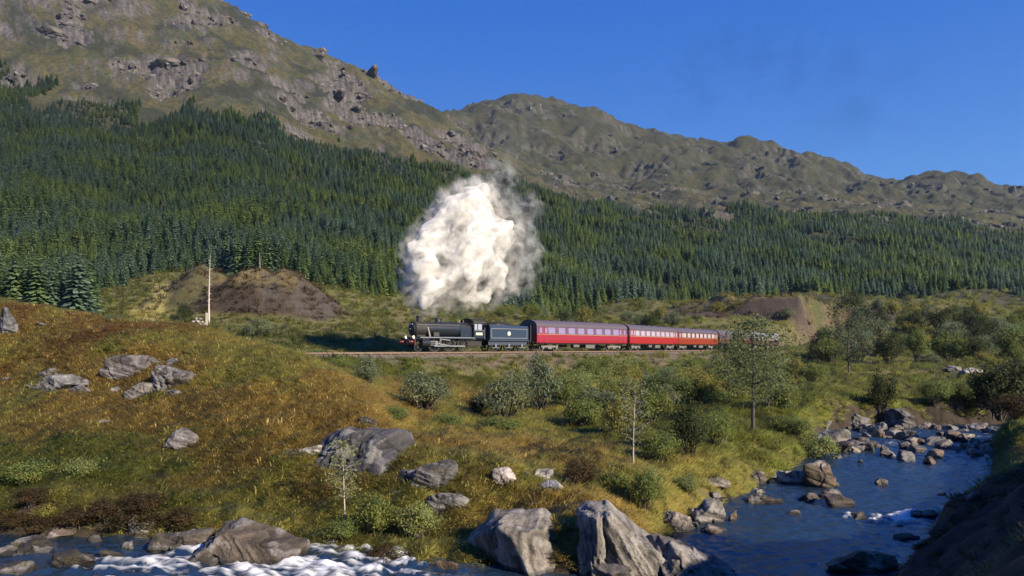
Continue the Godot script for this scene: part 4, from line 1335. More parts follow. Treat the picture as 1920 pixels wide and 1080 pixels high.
func bush(kind: String, x: float, Z: float, w: float, h: float, label: String, group: String, kits: Dictionary, firsts: Dictionary) -> void:
	var n := rng.randi() % 2
	var key := kind + str(n)
	var called: String = {"willow": "willow_bush", "green": "green_bush", "dark": "dark_bush", "yellow": "birch_shrub", "russet": "heather_clump", "light": "fern_bush"}[kind]
	var o: Node3D
	if not firsts.has(key):
		o = root(called, Vector3.ZERO, label, "bush", group)
		put("foliage", kits[kind][n][0], leaf_material(), o)
		put("stems", kits[kind][n][1], tinted("bark", 0.85), o)
		firsts[key] = o
	else:
		o = copy_of(firsts[key], label)
		if group:
			o.set_meta("group", group)
		elif o.has_meta("group"):
			o.remove_meta("group")
	o.transform = Transform3D(Basis(Vector3.UP, rng.randf() * TAU).scaled_local(Vector3(w / 4.0, h / 2.75, w / 4.0)), Vector3(x, ground(x, Z) - 0.1, -Z))
	clearings.append(Vector3(x, Z, w * 0.2))


func small_things() -> void:
	var bark := Color(0.4, 0.37, 0.33)
	# slender trees
	var p := Vector2(15.30, 42.30)
	slender_tree(Vector3(p.x, ground(p.x, p.y), -p.y), 301, 7.1, 2.7, 0.36, 4600, 0.085, Color(0.17, 0.2, 0.085), Color(0.085, 0.07, 0.06), 0.13, "tall thin birch with a dark trunk and an airy crown before the last coaches")
	p = Vector2(5.58, 30.62)
	slender_tree(Vector3(p.x, ground(p.x, p.y), -p.y), 302, 4.2, 0.9, 0.35, 700, 0.06, Color(0.18, 0.2, 0.08), bark, 0.05, "slim birch sapling with a pale trunk among the shrubs", 0.02)
	p = Vector2(-6.33, 25.38)
	slender_tree(Vector3(p.x, ground(p.x, p.y), -p.y), 303, 3.2, 0.75, 0.35, 520, 0.055, Color(0.22, 0.25, 0.09), bark * 1.2, 0.035, "young pale sapling leaning left before the long dark slab", -0.07)
	p = Vector2(-47.76, 105.11)
	slender_tree(Vector3(p.x, ground(p.x, p.y), -p.y), 304, 11.0, 0.7, 0.3, 0, 0.1, bark, bark * 1.35, 0.17, "bare whitish dead birch trunk standing by the pale stones", 0.012, "dead_tree")
	p = Vector2(-60.5, 160)
	slender_tree(Vector3(p.x, ground(p.x, p.y), -p.y), 305, 5.5, 0.3, 0.5, 0, 0.1, bark, bark, 0.12, "short bare pale trunk at the forest edge above the brown mound", 0.0, "dead_tree")
	p = Vector2(88, 245)
	slender_tree(Vector3(p.x, ground(p.x, p.y), -p.y), 306, 7.0, 0.4, 0.5, 0, 0.1, bark, bark, 0.12, "thin bare pale trunk at the forest edge above the last coaches", 0.0, "dead_tree")
	p = Vector2(18.98, 49.43)
	slender_tree(Vector3(p.x, ground(p.x, p.y), -p.y), 307, 4.4, 1.8, 0.2, 1500, 0.085, Color(0.14, 0.175, 0.065), Color(0.1, 0.085, 0.07), 0.08, "leafier young birch behind the tall thin birch")
	p = Vector2(17.70, 54.62)
	slender_tree(Vector3(p.x, ground(p.x, p.y), -p.y), 308, 5.2, 1.9, 0.2, 1800, 0.085, Color(0.12, 0.16, 0.06), Color(0.1, 0.085, 0.07), 0.08, "dense green birch left of the tall thin birch")
	p = Vector2(44.58, 88.18)
	slender_tree(Vector3(p.x, ground(p.x, p.y), -p.y), 309, 10.5, 3.2, 0.15, 2400, 0.13, Color(0.08, 0.105, 0.05), Color(0.1, 0.085, 0.07), 0.13, "dark leafy birch right of the last coaches")
	p = Vector2(124, 210)
	slender_tree(Vector3(p.x, ground(p.x, p.y), -p.y), 310, 11.0, 2.4, 0.1, 1500, 0.16, Color(0.07, 0.1, 0.055), Color(0.1, 0.085, 0.07), 0.13, "narrow dark tree at the right end of the grassy bank", 0.0, "narrow_tree")
	# low ruin of pale stones by the dead birch
	p = Vector2(-47.51, 101.00)
	var ruin := root("stone_wall", Vector3(p.x, ground(p.x, p.y), -p.y), "low ruined wall of pale pinkish stones by the dead birch", "wall")
	var n := 0
	for course in 3:
		for k in 4 - course:
			var s := Vector3(0.34, 0.24, 0.3) * rng.randf_range(0.95, 1.2)
			var m := put("stone", rock_mesh(400 + n, s, 3, Color(0.42, 0.37, 0.33), [], Vector3(0, 1, 0.1), 0.35, 0.0), stone_material(), ruin)
			m.position = Vector3((k - 1.5 + course * 0.4) * 0.66, 0.2 + course * 0.44, rng.randf_range(-0.06, 0.06))
			n += 1
	var post := Kit.new()
	post.col = Color(0.5, 0.46, 0.38)
	post.box(Vector3(1.25, 0.95, 0), Vector3(0.24, 2.1, 0.24))
	put("post", post.mesh(), tinted("bark", 0.85), ruin)
	# wooden fence at the head of the yellow track
	p = Vector2(-75, 144)
	var fence := root("wooden_fence", Vector3(p.x, ground(p.x, p.y), -p.y), "short dark wooden fence at the head of the yellow grassy track", "fence")
	for k in 5:
		var w := Kit.new()
		w.col = Color(0.06, 0.045, 0.035)
		var x := -2.4 + 1.2 * k
		w.box(Vector3(x, ground(p.x + x, p.y) - fence.position.y + 0.4, 0), Vector3(0.16, 1.5, 0.16))
		put("post", w.mesh(), tinted("bark", 0.85), fence)
	for k in 2:
		var w := Kit.new()
		w.col = Color(0.09, 0.065, 0.045)
		w.box(Vector3(0, 0.55 + 0.45 * k, 0.09), Vector3(5.0, 0.13, 0.05))
		put("rail", w.mesh(), tinted("bark", 0.85), fence)



# ---------------------------------------------------------------- railway
func along(s: float) -> Vector2:
	var k := clampi(track_s.bsearch(s) - 1, 0, track.size() - 2)
	return track[k].lerp(track[k + 1], (s - track_s[k]) / (track_s[k + 1] - track_s[k]))


func make_track() -> void:
	var o := root("railway_track", Vector3.ZERO, "single railway track on a brown ballast bed behind the moor", "")
	o.set_meta("kind", "structure")
	var bed := Kit.new()
	bed.col = Color(0.135, 0.108, 0.085)
	var rails := [Kit.new(), Kit.new()]
	var sleepers := Kit.new()
	sleepers.col = Color(0.07, 0.055, 0.045)
	for r in rails:
		r.col = Color(0.2, 0.13, 0.09)
	var s := 0.0
	while s < track_s[-1] - 1.0:
		var p := along(s)
		var q := along(s + 1.0)
		var d := (q - p).normalized()
		var e := Vector3(-d.y, 0, -d.x)
		var p3 := Vector3(p.x, RAIL, -p.y)
		var q3 := Vector3(q.x, RAIL, -q.y)
		var y0 := Vector3(0, -0.75, 0)
		var y1 := Vector3(0, -0.22, 0)
		bed.face([p3 - e * 1.7 + y1, p3 + e * 1.7 + y1, q3 + e * 1.7 + y1, q3 - e * 1.7 + y1], Vector3.UP)
		for side in [-1.0, 1.0]:
			bed.face([p3 + e * 1.7 * side + y1, p3 + e * 2.6 * side + y0, q3 + e * 2.6 * side + y0, q3 + e * 1.7 * side + y1], e * side + Vector3.UP)
			var mid: Vector3 = (p3 + q3) / 2 + e * side * 0.75 + Vector3(0, -0.08, 0)
			rails[0 if side < 0.0 else 1].box(mid, Vector3(p3.distance_to(q3), 0.15, 0.07), Basis((q3 - p3).normalized(), Vector3.UP, e))
		if s < 150.0:
			sleepers.box((p3 + q3) / 2 + Vector3(0, -0.2, 0), Vector3(0.26, 0.08, 2.5), Basis((q3 - p3).normalized(), Vector3.UP, e))
		s += 1.0
	put("ballast", bed.mesh(), mats["soil"], o)
	for r in rails:
		put("rail", r.mesh(), tinted("rust", 0.6), o)
	put("sleepers", sleepers.mesh(), tinted("rust", 0.6), o).set_meta("kind", "stuff")


# places a vehicle whose middle lies at s along the track, resting on points half a base away; local +x looks to the front of the train
func on_track(o: Node3D, s: float, half: float) -> void:
	var a := along(s - half)
	var b := along(s + half)
	var p := (a + b) / 2
	var d := (a - b).normalized()
	o.transform = Transform3D(Basis(Vector3(d.x, 0, -d.y), Vector3.UP, Vector3(d.y, 0, d.x)), Vector3(p.x, RAIL, -p.y))


func arch(half: float, y0: float, y1: float, n := 10) -> Array:  # the rounded top of a section, from +half to -half
	var out := []
	for k in n + 1:
		var a := PI * k / n
		out.append(Vector2(cos(a) * half, y0 + sin(a) * (y1 - y0)))
	return out


func gloss(called: String, c: Color, rough := 0.35, coat := 0.6) -> StandardMaterial3D:
	var m := paint(called, c, rough)
	m.clearcoat_enabled = coat > 0.0
	m.clearcoat = coat
	m.clearcoat_roughness = 0.15
	return m


func box_part(called: String, at: Vector3, size: Vector3, m: Material, parent: Node, b := Basis.IDENTITY) -> MeshInstance3D:
	var k := Kit.new()
	k.box(at, size, b)
	return put(called, k.mesh(), m, parent)


func bar(called: String, p: Vector3, q: Vector3, r: float, m: Material, parent: Node, seg := 8) -> MeshInstance3D:
	var k := Kit.new()
	k.tube(p, q, r, r, seg)
	return put(called, k.mesh(), m, parent)


func make_locomotive() -> Node3D:
	var o := root("steam_locomotive", Vector3.ZERO, "black steam locomotive with a red buffer beam at the head of the train", "locomotive")
	var black := gloss("black paint", lin(0.018, 0.022, 0.03), 0.3)
	var soot := paint("soot", lin(0.02, 0.018, 0.018), 0.7)
	var red := gloss("buffer beam red", lin(0.13, 0.01, 0.012), 0.5)
	var steel := paint("bright steel", lin(0.62, 0.6, 0.56), 0.3, 0.75)
	var brass := paint("brass", lin(0.6, 0.45, 0.2), 0.35, 0.7)
	var dim := paint("oily metal", lin(0.06, 0.055, 0.05), 0.5, 0.2)
	# frames and running plate
	var k := Kit.new()
	for s in [-1.0, 1.0]:
		k.box(Vector3(-0.2, 0.95, s * 0.62), Vector3(8.9, 0.6, 0.05))
	k.box(Vector3(-0.2, 1.1, 0), Vector3(8.8, 0.2, 1.2))
	put("frame", k.mesh(), soot, o)
	k = Kit.new()
	k.box(Vector3(0.4, 1.58, 0), Vector3(7.2, 0.05, 2.46))
	k.box(Vector3(4.3, 1.36, 0), Vector3(0.75, 0.05, 2.4))
	k.box(Vector3(3.96, 1.47, 0), Vector3(0.05, 0.24, 2.4))
	put("running_plate", k.mesh(), black, o)
	for s in [-1.0, 1.0]:
		box_part("footplate_edge", Vector3(0.4, 1.52, s * 1.245), Vector3(7.2, 0.09, 0.02), steel, o)
	var beam := box_part("buffer_beam", Vector3(4.62, 1.06, 0), Vector3(0.12, 0.56, 2.4), red, o)
	for s in [-1.0, 1.0]:
		k = Kit.new()
		k.lathe(Vector3(4.68, 1.06, s * 0.87), Vector3.RIGHT, [Vector2(0, 0.16), Vector2(0.28, 0.12), Vector2(0.28, 0.07), Vector2(0.5, 0.07), Vector2(0.5, 0.24), Vector2(0.55, 0.22), Vector2(0.56, 0)], 16)
		put("buffer", k.mesh(), red if s > 0.0 else red, o)
		k = Kit.new()
		k.tube(Vector3(4.5, 1.36, s * 0.72), Vector3(4.5, 1.72, s * 0.72), 0.13, 0.11, 12)
		k.tube(Vector3(4.55, 1.55, s * 0.72), Vector3(4.68, 1.55, s * 0.72), 0.1, 0.1, 12)
		put("lamp", k.mesh(), paint("white lamp paint", lin(0.75, 0.73, 0.65), 0.5), o)
	k = Kit.new()
	k.box(Vector3(4.75, 1.0, 0), Vector3(0.2, 0.12, 0.1))
	k.tube(Vector3(4.8, 1.0, 0), Vector3(4.8, 0.55, 0), 0.04, 0.04)
	put("coupling", k.mesh(), dim, beam)
	# boiler
	k = Kit.new()
	k.lathe(Vector3(-1.55, 2.42, 0), Vector3.RIGHT, [Vector2(0, 0.84), Vector2(1.6, 0.82), Vector2(4.2, 0.74)], 32)
	var boiler := put("boiler", k.mesh(), black, o)
	for x in [-0.9, 0.3, 1.5]:
		k = Kit.new()
		k.lathe(Vector3(x, 2.42, 0), Vector3.RIGHT, [Vector2(0, 0.80), Vector2(0, 0.845 - (x + 1.55) * 0.012), Vector2(0.07, 0.844 - (x + 1.55) * 0.012), Vector2(0.07, 0.80)], 32)
		put("boiler_band", k.mesh(), black, boiler)
	k = Kit.new()
	k.lathe(Vector3(2.6, 2.42, 0), Vector3.RIGHT, [Vector2(0, 0.74), Vector2(0, 0.8), Vector2(1.5, 0.8), Vector2(1.56, 0.76), Vector2(1.56, 0.66), Vector2(1.68, 0.58), Vector2(1.76, 0.36), Vector2(1.78, 0)], 32)
	k.box(Vector3(3.3, 1.7, 0), Vector3(1.2, 0.6, 1.0))
	var smokebox := put("smokebox", k.mesh(), soot, o)
	k = Kit.new()
	k.tube(Vector3(4.37, 2.42, 0), Vector3(4.46, 2.42, 0), 0.06, 0.05, 12)
	k.box(Vector3(4.42, 2.42, 0.09), Vector3(0.03, 0.04, 0.3))
	put("door_handle", k.mesh(), steel, smokebox)
	for y in [2.05, 2.8]:
		box_part("door_strap", Vector3(4.27, y, 0.25), Vector3(0.05, 0.06, 0.75), steel, smokebox)
	box_part("number_plate", Vector3(4.31, 2.92, 0), Vector3(0.03, 0.13, 0.5), paint("white lamp paint", Color.WHITE), smokebox)
	k = Kit.new()
	k.lathe(Vector3(3.35, 3.1, 0), Vector3.UP, [Vector2(0, 0.42), Vector2(0.14, 0.27), Vector2(0.55, 0.25), Vector2(0.6, 0.3), Vector2(0.7, 0.3), Vector2(0.7, 0.2), Vector2(0.3, 0.2), Vector2(0.3, 0)], 20)
	put("chimney", k.mesh(), soot, o)
	k = Kit.new()
	k.lathe(Vector3(0.9, 3.1, 0), Vector3.UP, [Vector2(0, 0.5), Vector2(0.15, 0.36), Vector2(0.4, 0.33), Vector2(0.56, 0.22), Vector2(0.6, 0)], 20)
	put("steam_dome", k.mesh(), black, o)
	# firebox, rounded
	k = Kit.new()
	var sec := arch(0.88, 2.42, 3.28, 14)
	sec.append(Vector2(-0.92, 1.3))
	sec.append(Vector2(0.92, 1.3))
	k.draw_out(sec, -3.15, -1.5)
	put("firebox", k.mesh(), black, o)
	for s in [-0.16, 0.16]:
		bar("safety_valve", Vector3(-1.9, 3.25, s), Vector3(-1.9, 3.52, s), 0.07, brass, o, 10)
	bar("whistle", Vector3(-2.8, 3.25, 0.3), Vector3(-2.8, 3.55, 0.3), 0.04, brass, o)
	for s in [-1.0, 1.0]:
		bar("handrail", Vector3(-1.6, 2.9, s * 0.72), Vector3(4.0, 2.86, s * 0.72), 0.022, steel, o)
		k = Kit.new()
		k.tube(Vector3(2.75, 2.6, s * 0.75), Vector3(2.6, 1.5, s * 1.0), 0.12, 0.12, 10)
		put("steam_pipe", k.mesh(), gloss("pipe grey", lin(0.16, 0.16, 0.165), 0.4, 0.3), o)
		k = Kit.new()
		k.box(Vector3(1.9, 1.85, s * 1.02), Vector3(0.7, 0.45, 0.3))
		put("ejector", k.mesh(), dim, o)
		# cylinder, motion and rods
		k = Kit.new()
		k.tube(Vector3(2.75, 0.92, s * 1.03), Vector3(3.75, 0.92, s * 1.03), 0.34, 0.34, 18)
		k.tube(Vector3(2.8, 1.32, s * 1.0), Vector3(3.7, 1.32, s * 1.0), 0.2, 0.2, 14)
		k.box(Vector3(3.25, 1.1, s * 0.9), Vector3(0.9, 0.7, 0.4))
		put("cylinder", k.mesh(), black, o)
		k = Kit.new()
		box_part("slide_bar", Vector3(2.2, 1.12, s * 1.05), Vector3(1.1, 0.07, 0.1), steel, o)
		box_part("slide_bar", Vector3(2.2, 0.72, s * 1.05), Vector3(1.1, 0.07, 0.1), steel, o)
		k.tube(Vector3(2.75, 0.92, s * 1.05), Vector3(1.9, 0.92, s * 1.05), 0.045, 0.045)
		k.box(Vector3(1.85, 0.92, s * 1.05), Vector3(0.28, 0.32, 0.12))
		put("crosshead", k.mesh(), steel, o)
		var rod := Kit.new()
		var a := Vector3(1.85, 0.92, s * 1.12)
		var b := Vector3(0.1, 0.62, s * 1.12)
		rod.box((a + b) / 2, Vector3(a.distance_to(b), 0.12, 0.06), Basis((a - b).normalized(), (a - b).normalized().cross(Vector3(0, 0, 1)) * -1.0, Vector3(0, 0, 1)))
		rod.box(Vector3(1.4, 1.2, s * 1.1), Vector3(0.09, 0.7, 0.06), Basis(Vector3(0, 0, 1), 0.25))
		rod.box(Vector3(0.75, 1.3, s * 1.1), Vector3(1.4, 0.09, 0.06), Basis(Vector3(0, 0, 1), 0.08))
		put("connecting_rod", rod.mesh(), steel, o)
		box_part("coupling_rod", Vector3(0.05, 0.62, s * 1.04), Vector3(4.1, 0.13, 0.06), steel, o)
		box_part("motion_bracket", Vector3(1.25, 1.25, s * 0.95), Vector3(0.12, 0.6, 0.35), dim, o)
		box_part("cab_step", Vector3(-3.9, 0.62, s * 1.15), Vector3(0.5, 0.05, 0.3), dim, o)
		for x in [1.95, 0.05, -1.85]:
			k = Kit.new()
			k.wheel(Vector3(x, 0.79, s * 0.78), 0.79, 0.13, 28)
			var wheel := put("driving_wheel", k.mesh(), soot, o)
			k = Kit.new()
			k.lathe(Vector3(x, 0.79, s * 0.71), Vector3(0, 0, 1), [Vector2(0, 0.74), Vector2(0, 0.795), Vector2(0.15, 0.795), Vector2(0.15, 0.74)], 28)
			put("tyre", k.mesh(), dim, wheel)
			k = Kit.new()
			k.box(Vector3(x, 1.5, s * 0.92), Vector3(1.5, 0.28, 0.05))
			put("splasher", k.mesh(), black, o)
		k = Kit.new()
		k.wheel(Vector3(4.0, 0.48, s * 0.76), 0.48, 0.12, 22)
		put("leading_wheel", k.mesh(), soot, o)
	# cab
	k = Kit.new()
	for s in [-1.0, 1.0]:
		k.box(Vector3(-3.85, 1.95, s * 1.2), Vector3(1.5, 0.9, 0.05))
		k.box(Vector3(-3.14, 2.75, s * 1.2), Vector3(0.1, 0.7, 0.05))
		k.box(Vector3(-3.62, 2.75, s * 1.2), Vector3(0.1, 0.7, 0.05))
		k.box(Vector3(-4.3, 2.75, s * 1.2), Vector3(0.12, 0.7, 0.05))
		k.box(Vector3(-3.75, 3.16, s * 1.2), Vector3(1.4, 0.14, 0.05))
	k.box(Vector3(-3.12, 2.3, 0), Vector3(0.04, 1.5, 2.36))
	var cab := put("cab", k.mesh(), black, o)
	k = Kit.new()
	sec = arch(1.26, 3.2, 3.72, 12)
	sec.append_array([Vector2(-1.2, 3.2), Vector2(1.2, 3.2)])
	k.draw_out(sec, -4.75, -3.0)
	put("roof", k.mesh(), soot, cab)
	for s in [-1.0, 1.0]:
		box_part("number_panel", Vector3(-3.85, 1.98, s * 1.231), Vector3(0.95, 0.3, 0.006), paint("cream numerals", lin(0.55, 0.53, 0.48), 0.5), cab)
		for x in [-3.38, -3.96]:
			box_part("window", Vector3(x, 2.75, s * 1.195), Vector3(0.4 if x > -3.5 else 0.54, 0.66, 0.01), paint("window glass", lin(0.35, 0.38, 0.46), 0.08), cab)
		box_part("lining", Vector3(-3.85, 2.34, s * 1.229), Vector3(1.46, 0.03, 0.006), paint("pale lining", lin(0.4, 0.37, 0.34), 0.5), cab)
		bar("grab_rail", Vector3(-4.66, 1.4, s * 1.2), Vector3(-4.66, 2.7, s * 1.2), 0.025, steel, cab)
	return o


func make_tender() -> Node3D:
	var o := root("tender", Vector3.ZERO, "dark blue-black coal tender with a round pale crest behind the locomotive", "tender")
	var black := gloss("tender paint", lin(0.03, 0.045, 0.075), 0.32, 0.7)
	var soot: Material = mats["soot"]
	var k := Kit.new()
	var sec := [Vector2(1.22, 1.32), Vector2(1.22, 2.72), Vector2(1.12, 2.95), Vector2(1.02, 3.02), Vector2(-1.02, 3.02), Vector2(-1.12, 2.95), Vector2(-1.22, 2.72), Vector2(-1.22, 1.32)]
	k.draw_out(sec, -3.2, 3.0)
	var body := put("body", k.mesh(), black, o)
	for s in [-1.0, 1.0]:
		for y in [1.55, 2.62]:
			box_part("lining", Vector3(-0.1, y, s * 1.224), Vector3(5.7, 0.035, 0.006), paint("pale lining", Color.WHITE), body)
		for x in [-2.95, 2.75]:
			box_part("lining", Vector3(x, 2.085, s * 1.224), Vector3(0.035, 1.03, 0.006), paint("pale lining", Color.WHITE), body)
		k = Kit.new()
		k.tube(Vector3(0, 2.08, s * 1.215), Vector3(0, 2.08, s * 1.232), 0.26, 0.26, 20)
		put("crest", k.mesh(), paint("crest cream", lin(0.6, 0.58, 0.52), 0.5), body)
		k = Kit.new()
		k.box(Vector3(0, 0.98, s * 1.02), Vector3(6.2, 0.5, 0.05))
		k.box(Vector3(-0.1, 1.27, s * 1.1), Vector3(6.5, 0.09, 0.3))
		put("frame", k.mesh(), gloss("tender frame", lin(0.05, 0.06, 0.085), 0.45, 0.3), o)
		for x in [-2.2, -0.1, 2.0]:
			k = Kit.new()
			k.wheel(Vector3(x, 0.62, s * 0.78), 0.62, 0.13, 22)
			put("wheel", k.mesh(), soot, o)
			k = Kit.new()
			k.box(Vector3(x, 0.72, s * 1.08), Vector3(0.3, 0.34, 0.12))
			k.box(Vector3(x, 0.45, s * 1.08), Vector3(1.0, 0.1, 0.08))
			put("axle_box", k.mesh(), paint("axle box grey", lin(0.16, 0.17, 0.19), 0.5), o)
		k = Kit.new()
		k.lathe(Vector3(-3.3, 1.06, s * 0.87), Vector3.LEFT, [Vector2(0, 0.15), Vector2(0.2, 0.07), Vector2(0.3, 0.07), Vector2(0.3, 0.22), Vector2(0.35, 0)], 14)
		put("buffer", k.mesh(), soot, o)
		bar("handrail", Vector3(2.9, 1.5, s * 1.25), Vector3(2.9, 2.6, s * 1.25), 0.02, mats["bright steel"], o)
	box_part("end_beam", Vector3(-3.25, 1.06, 0), Vector3(0.1, 0.5, 2.3), soot, o)
	# the heap of coal
	var s := icosphere(3)
	var pts := PackedVector3Array()
	var tints := PackedColorArray()
	for d in s[0]:
		var w := 1.0 + 0.25 * vein.get_noise_3dv(d * 6.0)
		pts.append(Vector3(0.7 + d.x * 2.0 * w, 2.95 + maxf(d.y, -0.2) * 0.5 * w, d.z * 0.9 * w))
		tints.append(Color(0.012, 0.012, 0.014))
	put("coal", lumpy(pts, s[1], tints), tinted("coal", 0.6), o)
	return o


func make_coach(n: int, label: String, low: Color, high: Color, roof: Color, glass: Color) -> Node3D:
	var o := root("railway_coach", Vector3.ZERO, label, "coach", "coaches of the train")
	var tag_n := "coach %d " % n
	var lower := gloss(tag_n + "lower", low, 0.32, 0.5)
	var upper := gloss(tag_n + "upper", high, 0.32, 0.5)
	var soot: Material = mats["soot"]
	var pane := paint(tag_n + "glass", glass, 0.12)
	var frame := paint("window frame", lin(0.26, 0.22, 0.22), 0.4)
	var half := 9.8
	var k := Kit.new()
	k.draw_out([Vector2(1.34, 1.02), Vector2(1.4, 1.35), Vector2(1.41, 2.08), Vector2(-1.41, 2.08), Vector2(-1.4, 1.35), Vector2(-1.34, 1.02)], -half, half)
	var body := put("lower_body", k.mesh(), lower, o)
	k = Kit.new()
	k.draw_out([Vector2(1.41, 2.083), Vector2(1.36, 3.02), Vector2(-1.36, 3.02), Vector2(-1.41, 2.083)], -half, half)
	var top := put("upper_body", k.mesh(), upper, o)
	k = Kit.new()
	var sec := arch(1.4, 3.02, 3.86, 14)
	sec.append_array([Vector2(-1.38, 2.99), Vector2(1.38, 2.99)])
	k.draw_out(sec, -half - 0.02, half + 0.02)
	var rf := put("roof", k.mesh(), paint(tag_n + "roof", roof, 0.55), o)
	for q in 7:
		box_part("vent", Vector3(-8.1 + q * 2.7, 3.9, 0.0 if q % 2 else 0.3), Vector3(0.4, 0.14, 0.3), soot, rf)
	# windows, each a frame and a pane, on a body side that leans a little inwards
	for s in [-1.0, 1.0]:
		var tilt := Basis(Vector3(1, 0, 0), -s * atan(0.05 / 0.94))
		for q in 8:
			var x := -7.0 + q * 2.0
			var w := box_part("window", Vector3(x, 2.55, s * 1.388), Vector3(1.32, 0.76, 0.02), frame, top, tilt)
			box_part("pane", Vector3(x, 2.52, s * 1.392), Vector3(1.2, 0.62, 0.022), pane, w, tilt)
			box_part("vent_pane", Vector3(x, 2.87, s * 1.376), Vector3(1.2, 0.05, 0.022), pane, w, tilt)
		for x in [-9.1, 9.1, 8.1, -8.1]:
			var d := box_part("door", Vector3(x, 2.0, s * 1.4), Vector3(0.66, 1.86, 0.03), lower, o)
			box_part("pane", Vector3(x, 2.55, s * 1.398), Vector3(0.44, 0.62, 0.04), pane, d)
			box_part("handle", Vector3(x + 0.24, 1.95, s * 1.42), Vector3(0.1, 0.04, 0.03), mats["bright steel"], d)
		box_part("waist_line", Vector3(0, 2.08, s * 1.412), Vector3(19.5, 0.04, 0.012), paint("coach lining", lin(0.5, 0.36, 0.14), 0.5), body)
		box_part("step_board", Vector3(0, 0.92, s * 1.3), Vector3(18.8, 0.06, 0.14), soot, o)
		box_part("battery_box", Vector3(-1.2, 0.62, s * 1.0), Vector3(2.0, 0.5, 0.5), paint("box grey", lin(0.14, 0.14, 0.13), 0.6), o)
		box_part("battery_box", Vector3(1.8, 0.68, s * 1.0), Vector3(1.2, 0.36, 0.5), paint("box grey", lin(0.14, 0.14, 0.13), 0.6), o)
		for x in [-half, half]:
			k = Kit.new()
			k.lathe(Vector3(x, 1.06, s * 0.87), Vector3(signf(x), 0, 0), [Vector2(0, 0.12), Vector2(0.2, 0.07), Vector2(0.28, 0.07), Vector2(0.28, 0.2), Vector2(0.31, 0)], 12)
			put("buffer", k.mesh(), soot, o)
	for x in [-half - 0.14, half + 0.14]:
		box_part("gangway", Vector3(x, 2.1, 0), Vector3(0.28, 2.2, 1.1), paint("gangway black", lin(0.015, 0.014, 0.015), 0.8), o)
	box_part("underframe", Vector3(0, 0.98, 0), Vector3(19.3, 0.14, 2.3), soot, o)
	for x in [-7.0, 7.0]:
		k = Kit.new()
		for s in [-1.0, 1.0]:
			k.box(Vector3(x, 0.58, s * 1.02), Vector3(3.2, 0.24, 0.1))
			for q in [-1.3, 1.3]:
				k.box(Vector3(x + q, 0.5, s * 1.06), Vector3(0.34, 0.36, 0.14))
			k.box(Vector3(x, 0.42, s * 1.04), Vector3(0.7, 0.26, 0.14))
		var bogie := put("bogie", k.mesh(), paint("bogie grey", lin(0.19, 0.185, 0.175), 0.6), o)
		for q in [-1.3, 1.3]:
			for s in [-1.0, 1.0]:
				k = Kit.new()
				k.wheel(Vector3(x + q, 0.46, s * 0.78), 0.46, 0.12, 18)
				put("wheel", k.mesh(), paint("wheel steel", lin(0.12, 0.11, 0.1), 0.5), bogie)
	return o


func make_train() -> void:
	var front: float = track_s[48] + 0.2
	on_track(make_locomotive(), front + 5.2, 3.0)
	on_track(make_tender(), front + 10.3 + 3.3, 2.2)
	var says := ["first coach behind the tender, red below and dusky lilac above", "second coach, bright red below with pale cream-pink window band", "third coach, orange-red below with dark maroon window band", "fourth coach, dull and partly hidden behind the tall thin birch", "fifth and last visible coach, only its pale roof above the scrub"]
	var lows := [lin(0.33, 0.026, 0.042), lin(0.37, 0.024, 0.028), lin(0.29, 0.04, 0.02), lin(0.1, 0.035, 0.04), lin(0.09, 0.045, 0.05)]
	var highs := [lin(0.15, 0.08, 0.13), lin(0.26, 0.15, 0.185), lin(0.12, 0.04, 0.06), lin(0.12, 0.06, 0.08), lin(0.13, 0.09, 0.11)]
	var roofs := [lin(0.1, 0.08, 0.1), lin(0.1, 0.082, 0.1), lin(0.095, 0.075, 0.1), lin(0.12, 0.105, 0.12), lin(0.24, 0.27, 0.33)]
	var panes := [lin(0.27, 0.22, 0.4), lin(0.45, 0.4, 0.5), lin(0.5, 0.42, 0.44), lin(0.1, 0.1, 0.13), lin(0.3, 0.33, 0.38)]  # pale pane tones carry the reflections in the glass
	for k in 5:
		on_track(make_coach(k + 1, says[k], lows[k], highs[k], roofs[k], panes[k]), front + 17.75 + 10.0 + k * 20.25, 7.0)


# ---------------------------------------------------------------- steam
# soft flakes of vapour: small discs that fade out at the rim, turned every way
func vapour(k: Kit, o: Vector3, r: float, out: Vector3, alpha: float, tone: Color, dice: RandomNumberGenerator) -> void:
	var m := Vector3(dice.randfn(), dice.randfn(), dice.randfn()).normalized()
	var a := m.cross(Vector3(0.3, 1, 0.2)).normalized()
	var b := m.cross(a)
	var n := out.normalized()
	var base := k.v.size()
	k.v.append(o)
	k.n.append(n)
	k.c.append(Color(tone.r, tone.g, tone.b, alpha))
	for q in 7:
		var ang := TAU * q / 7
		k.v.append(o + (a * cos(ang) + b * sin(ang)) * r * dice.randf_range(0.75, 1.2))
		k.n.append(n)
		k.c.append(Color(tone.r, tone.g, tone.b, 0.0))
	for q in 7:
		k.i.append(base)
		k.i.append(base + 1 + q)
		k.i.append(base + 1 + (q + 1) % 7)


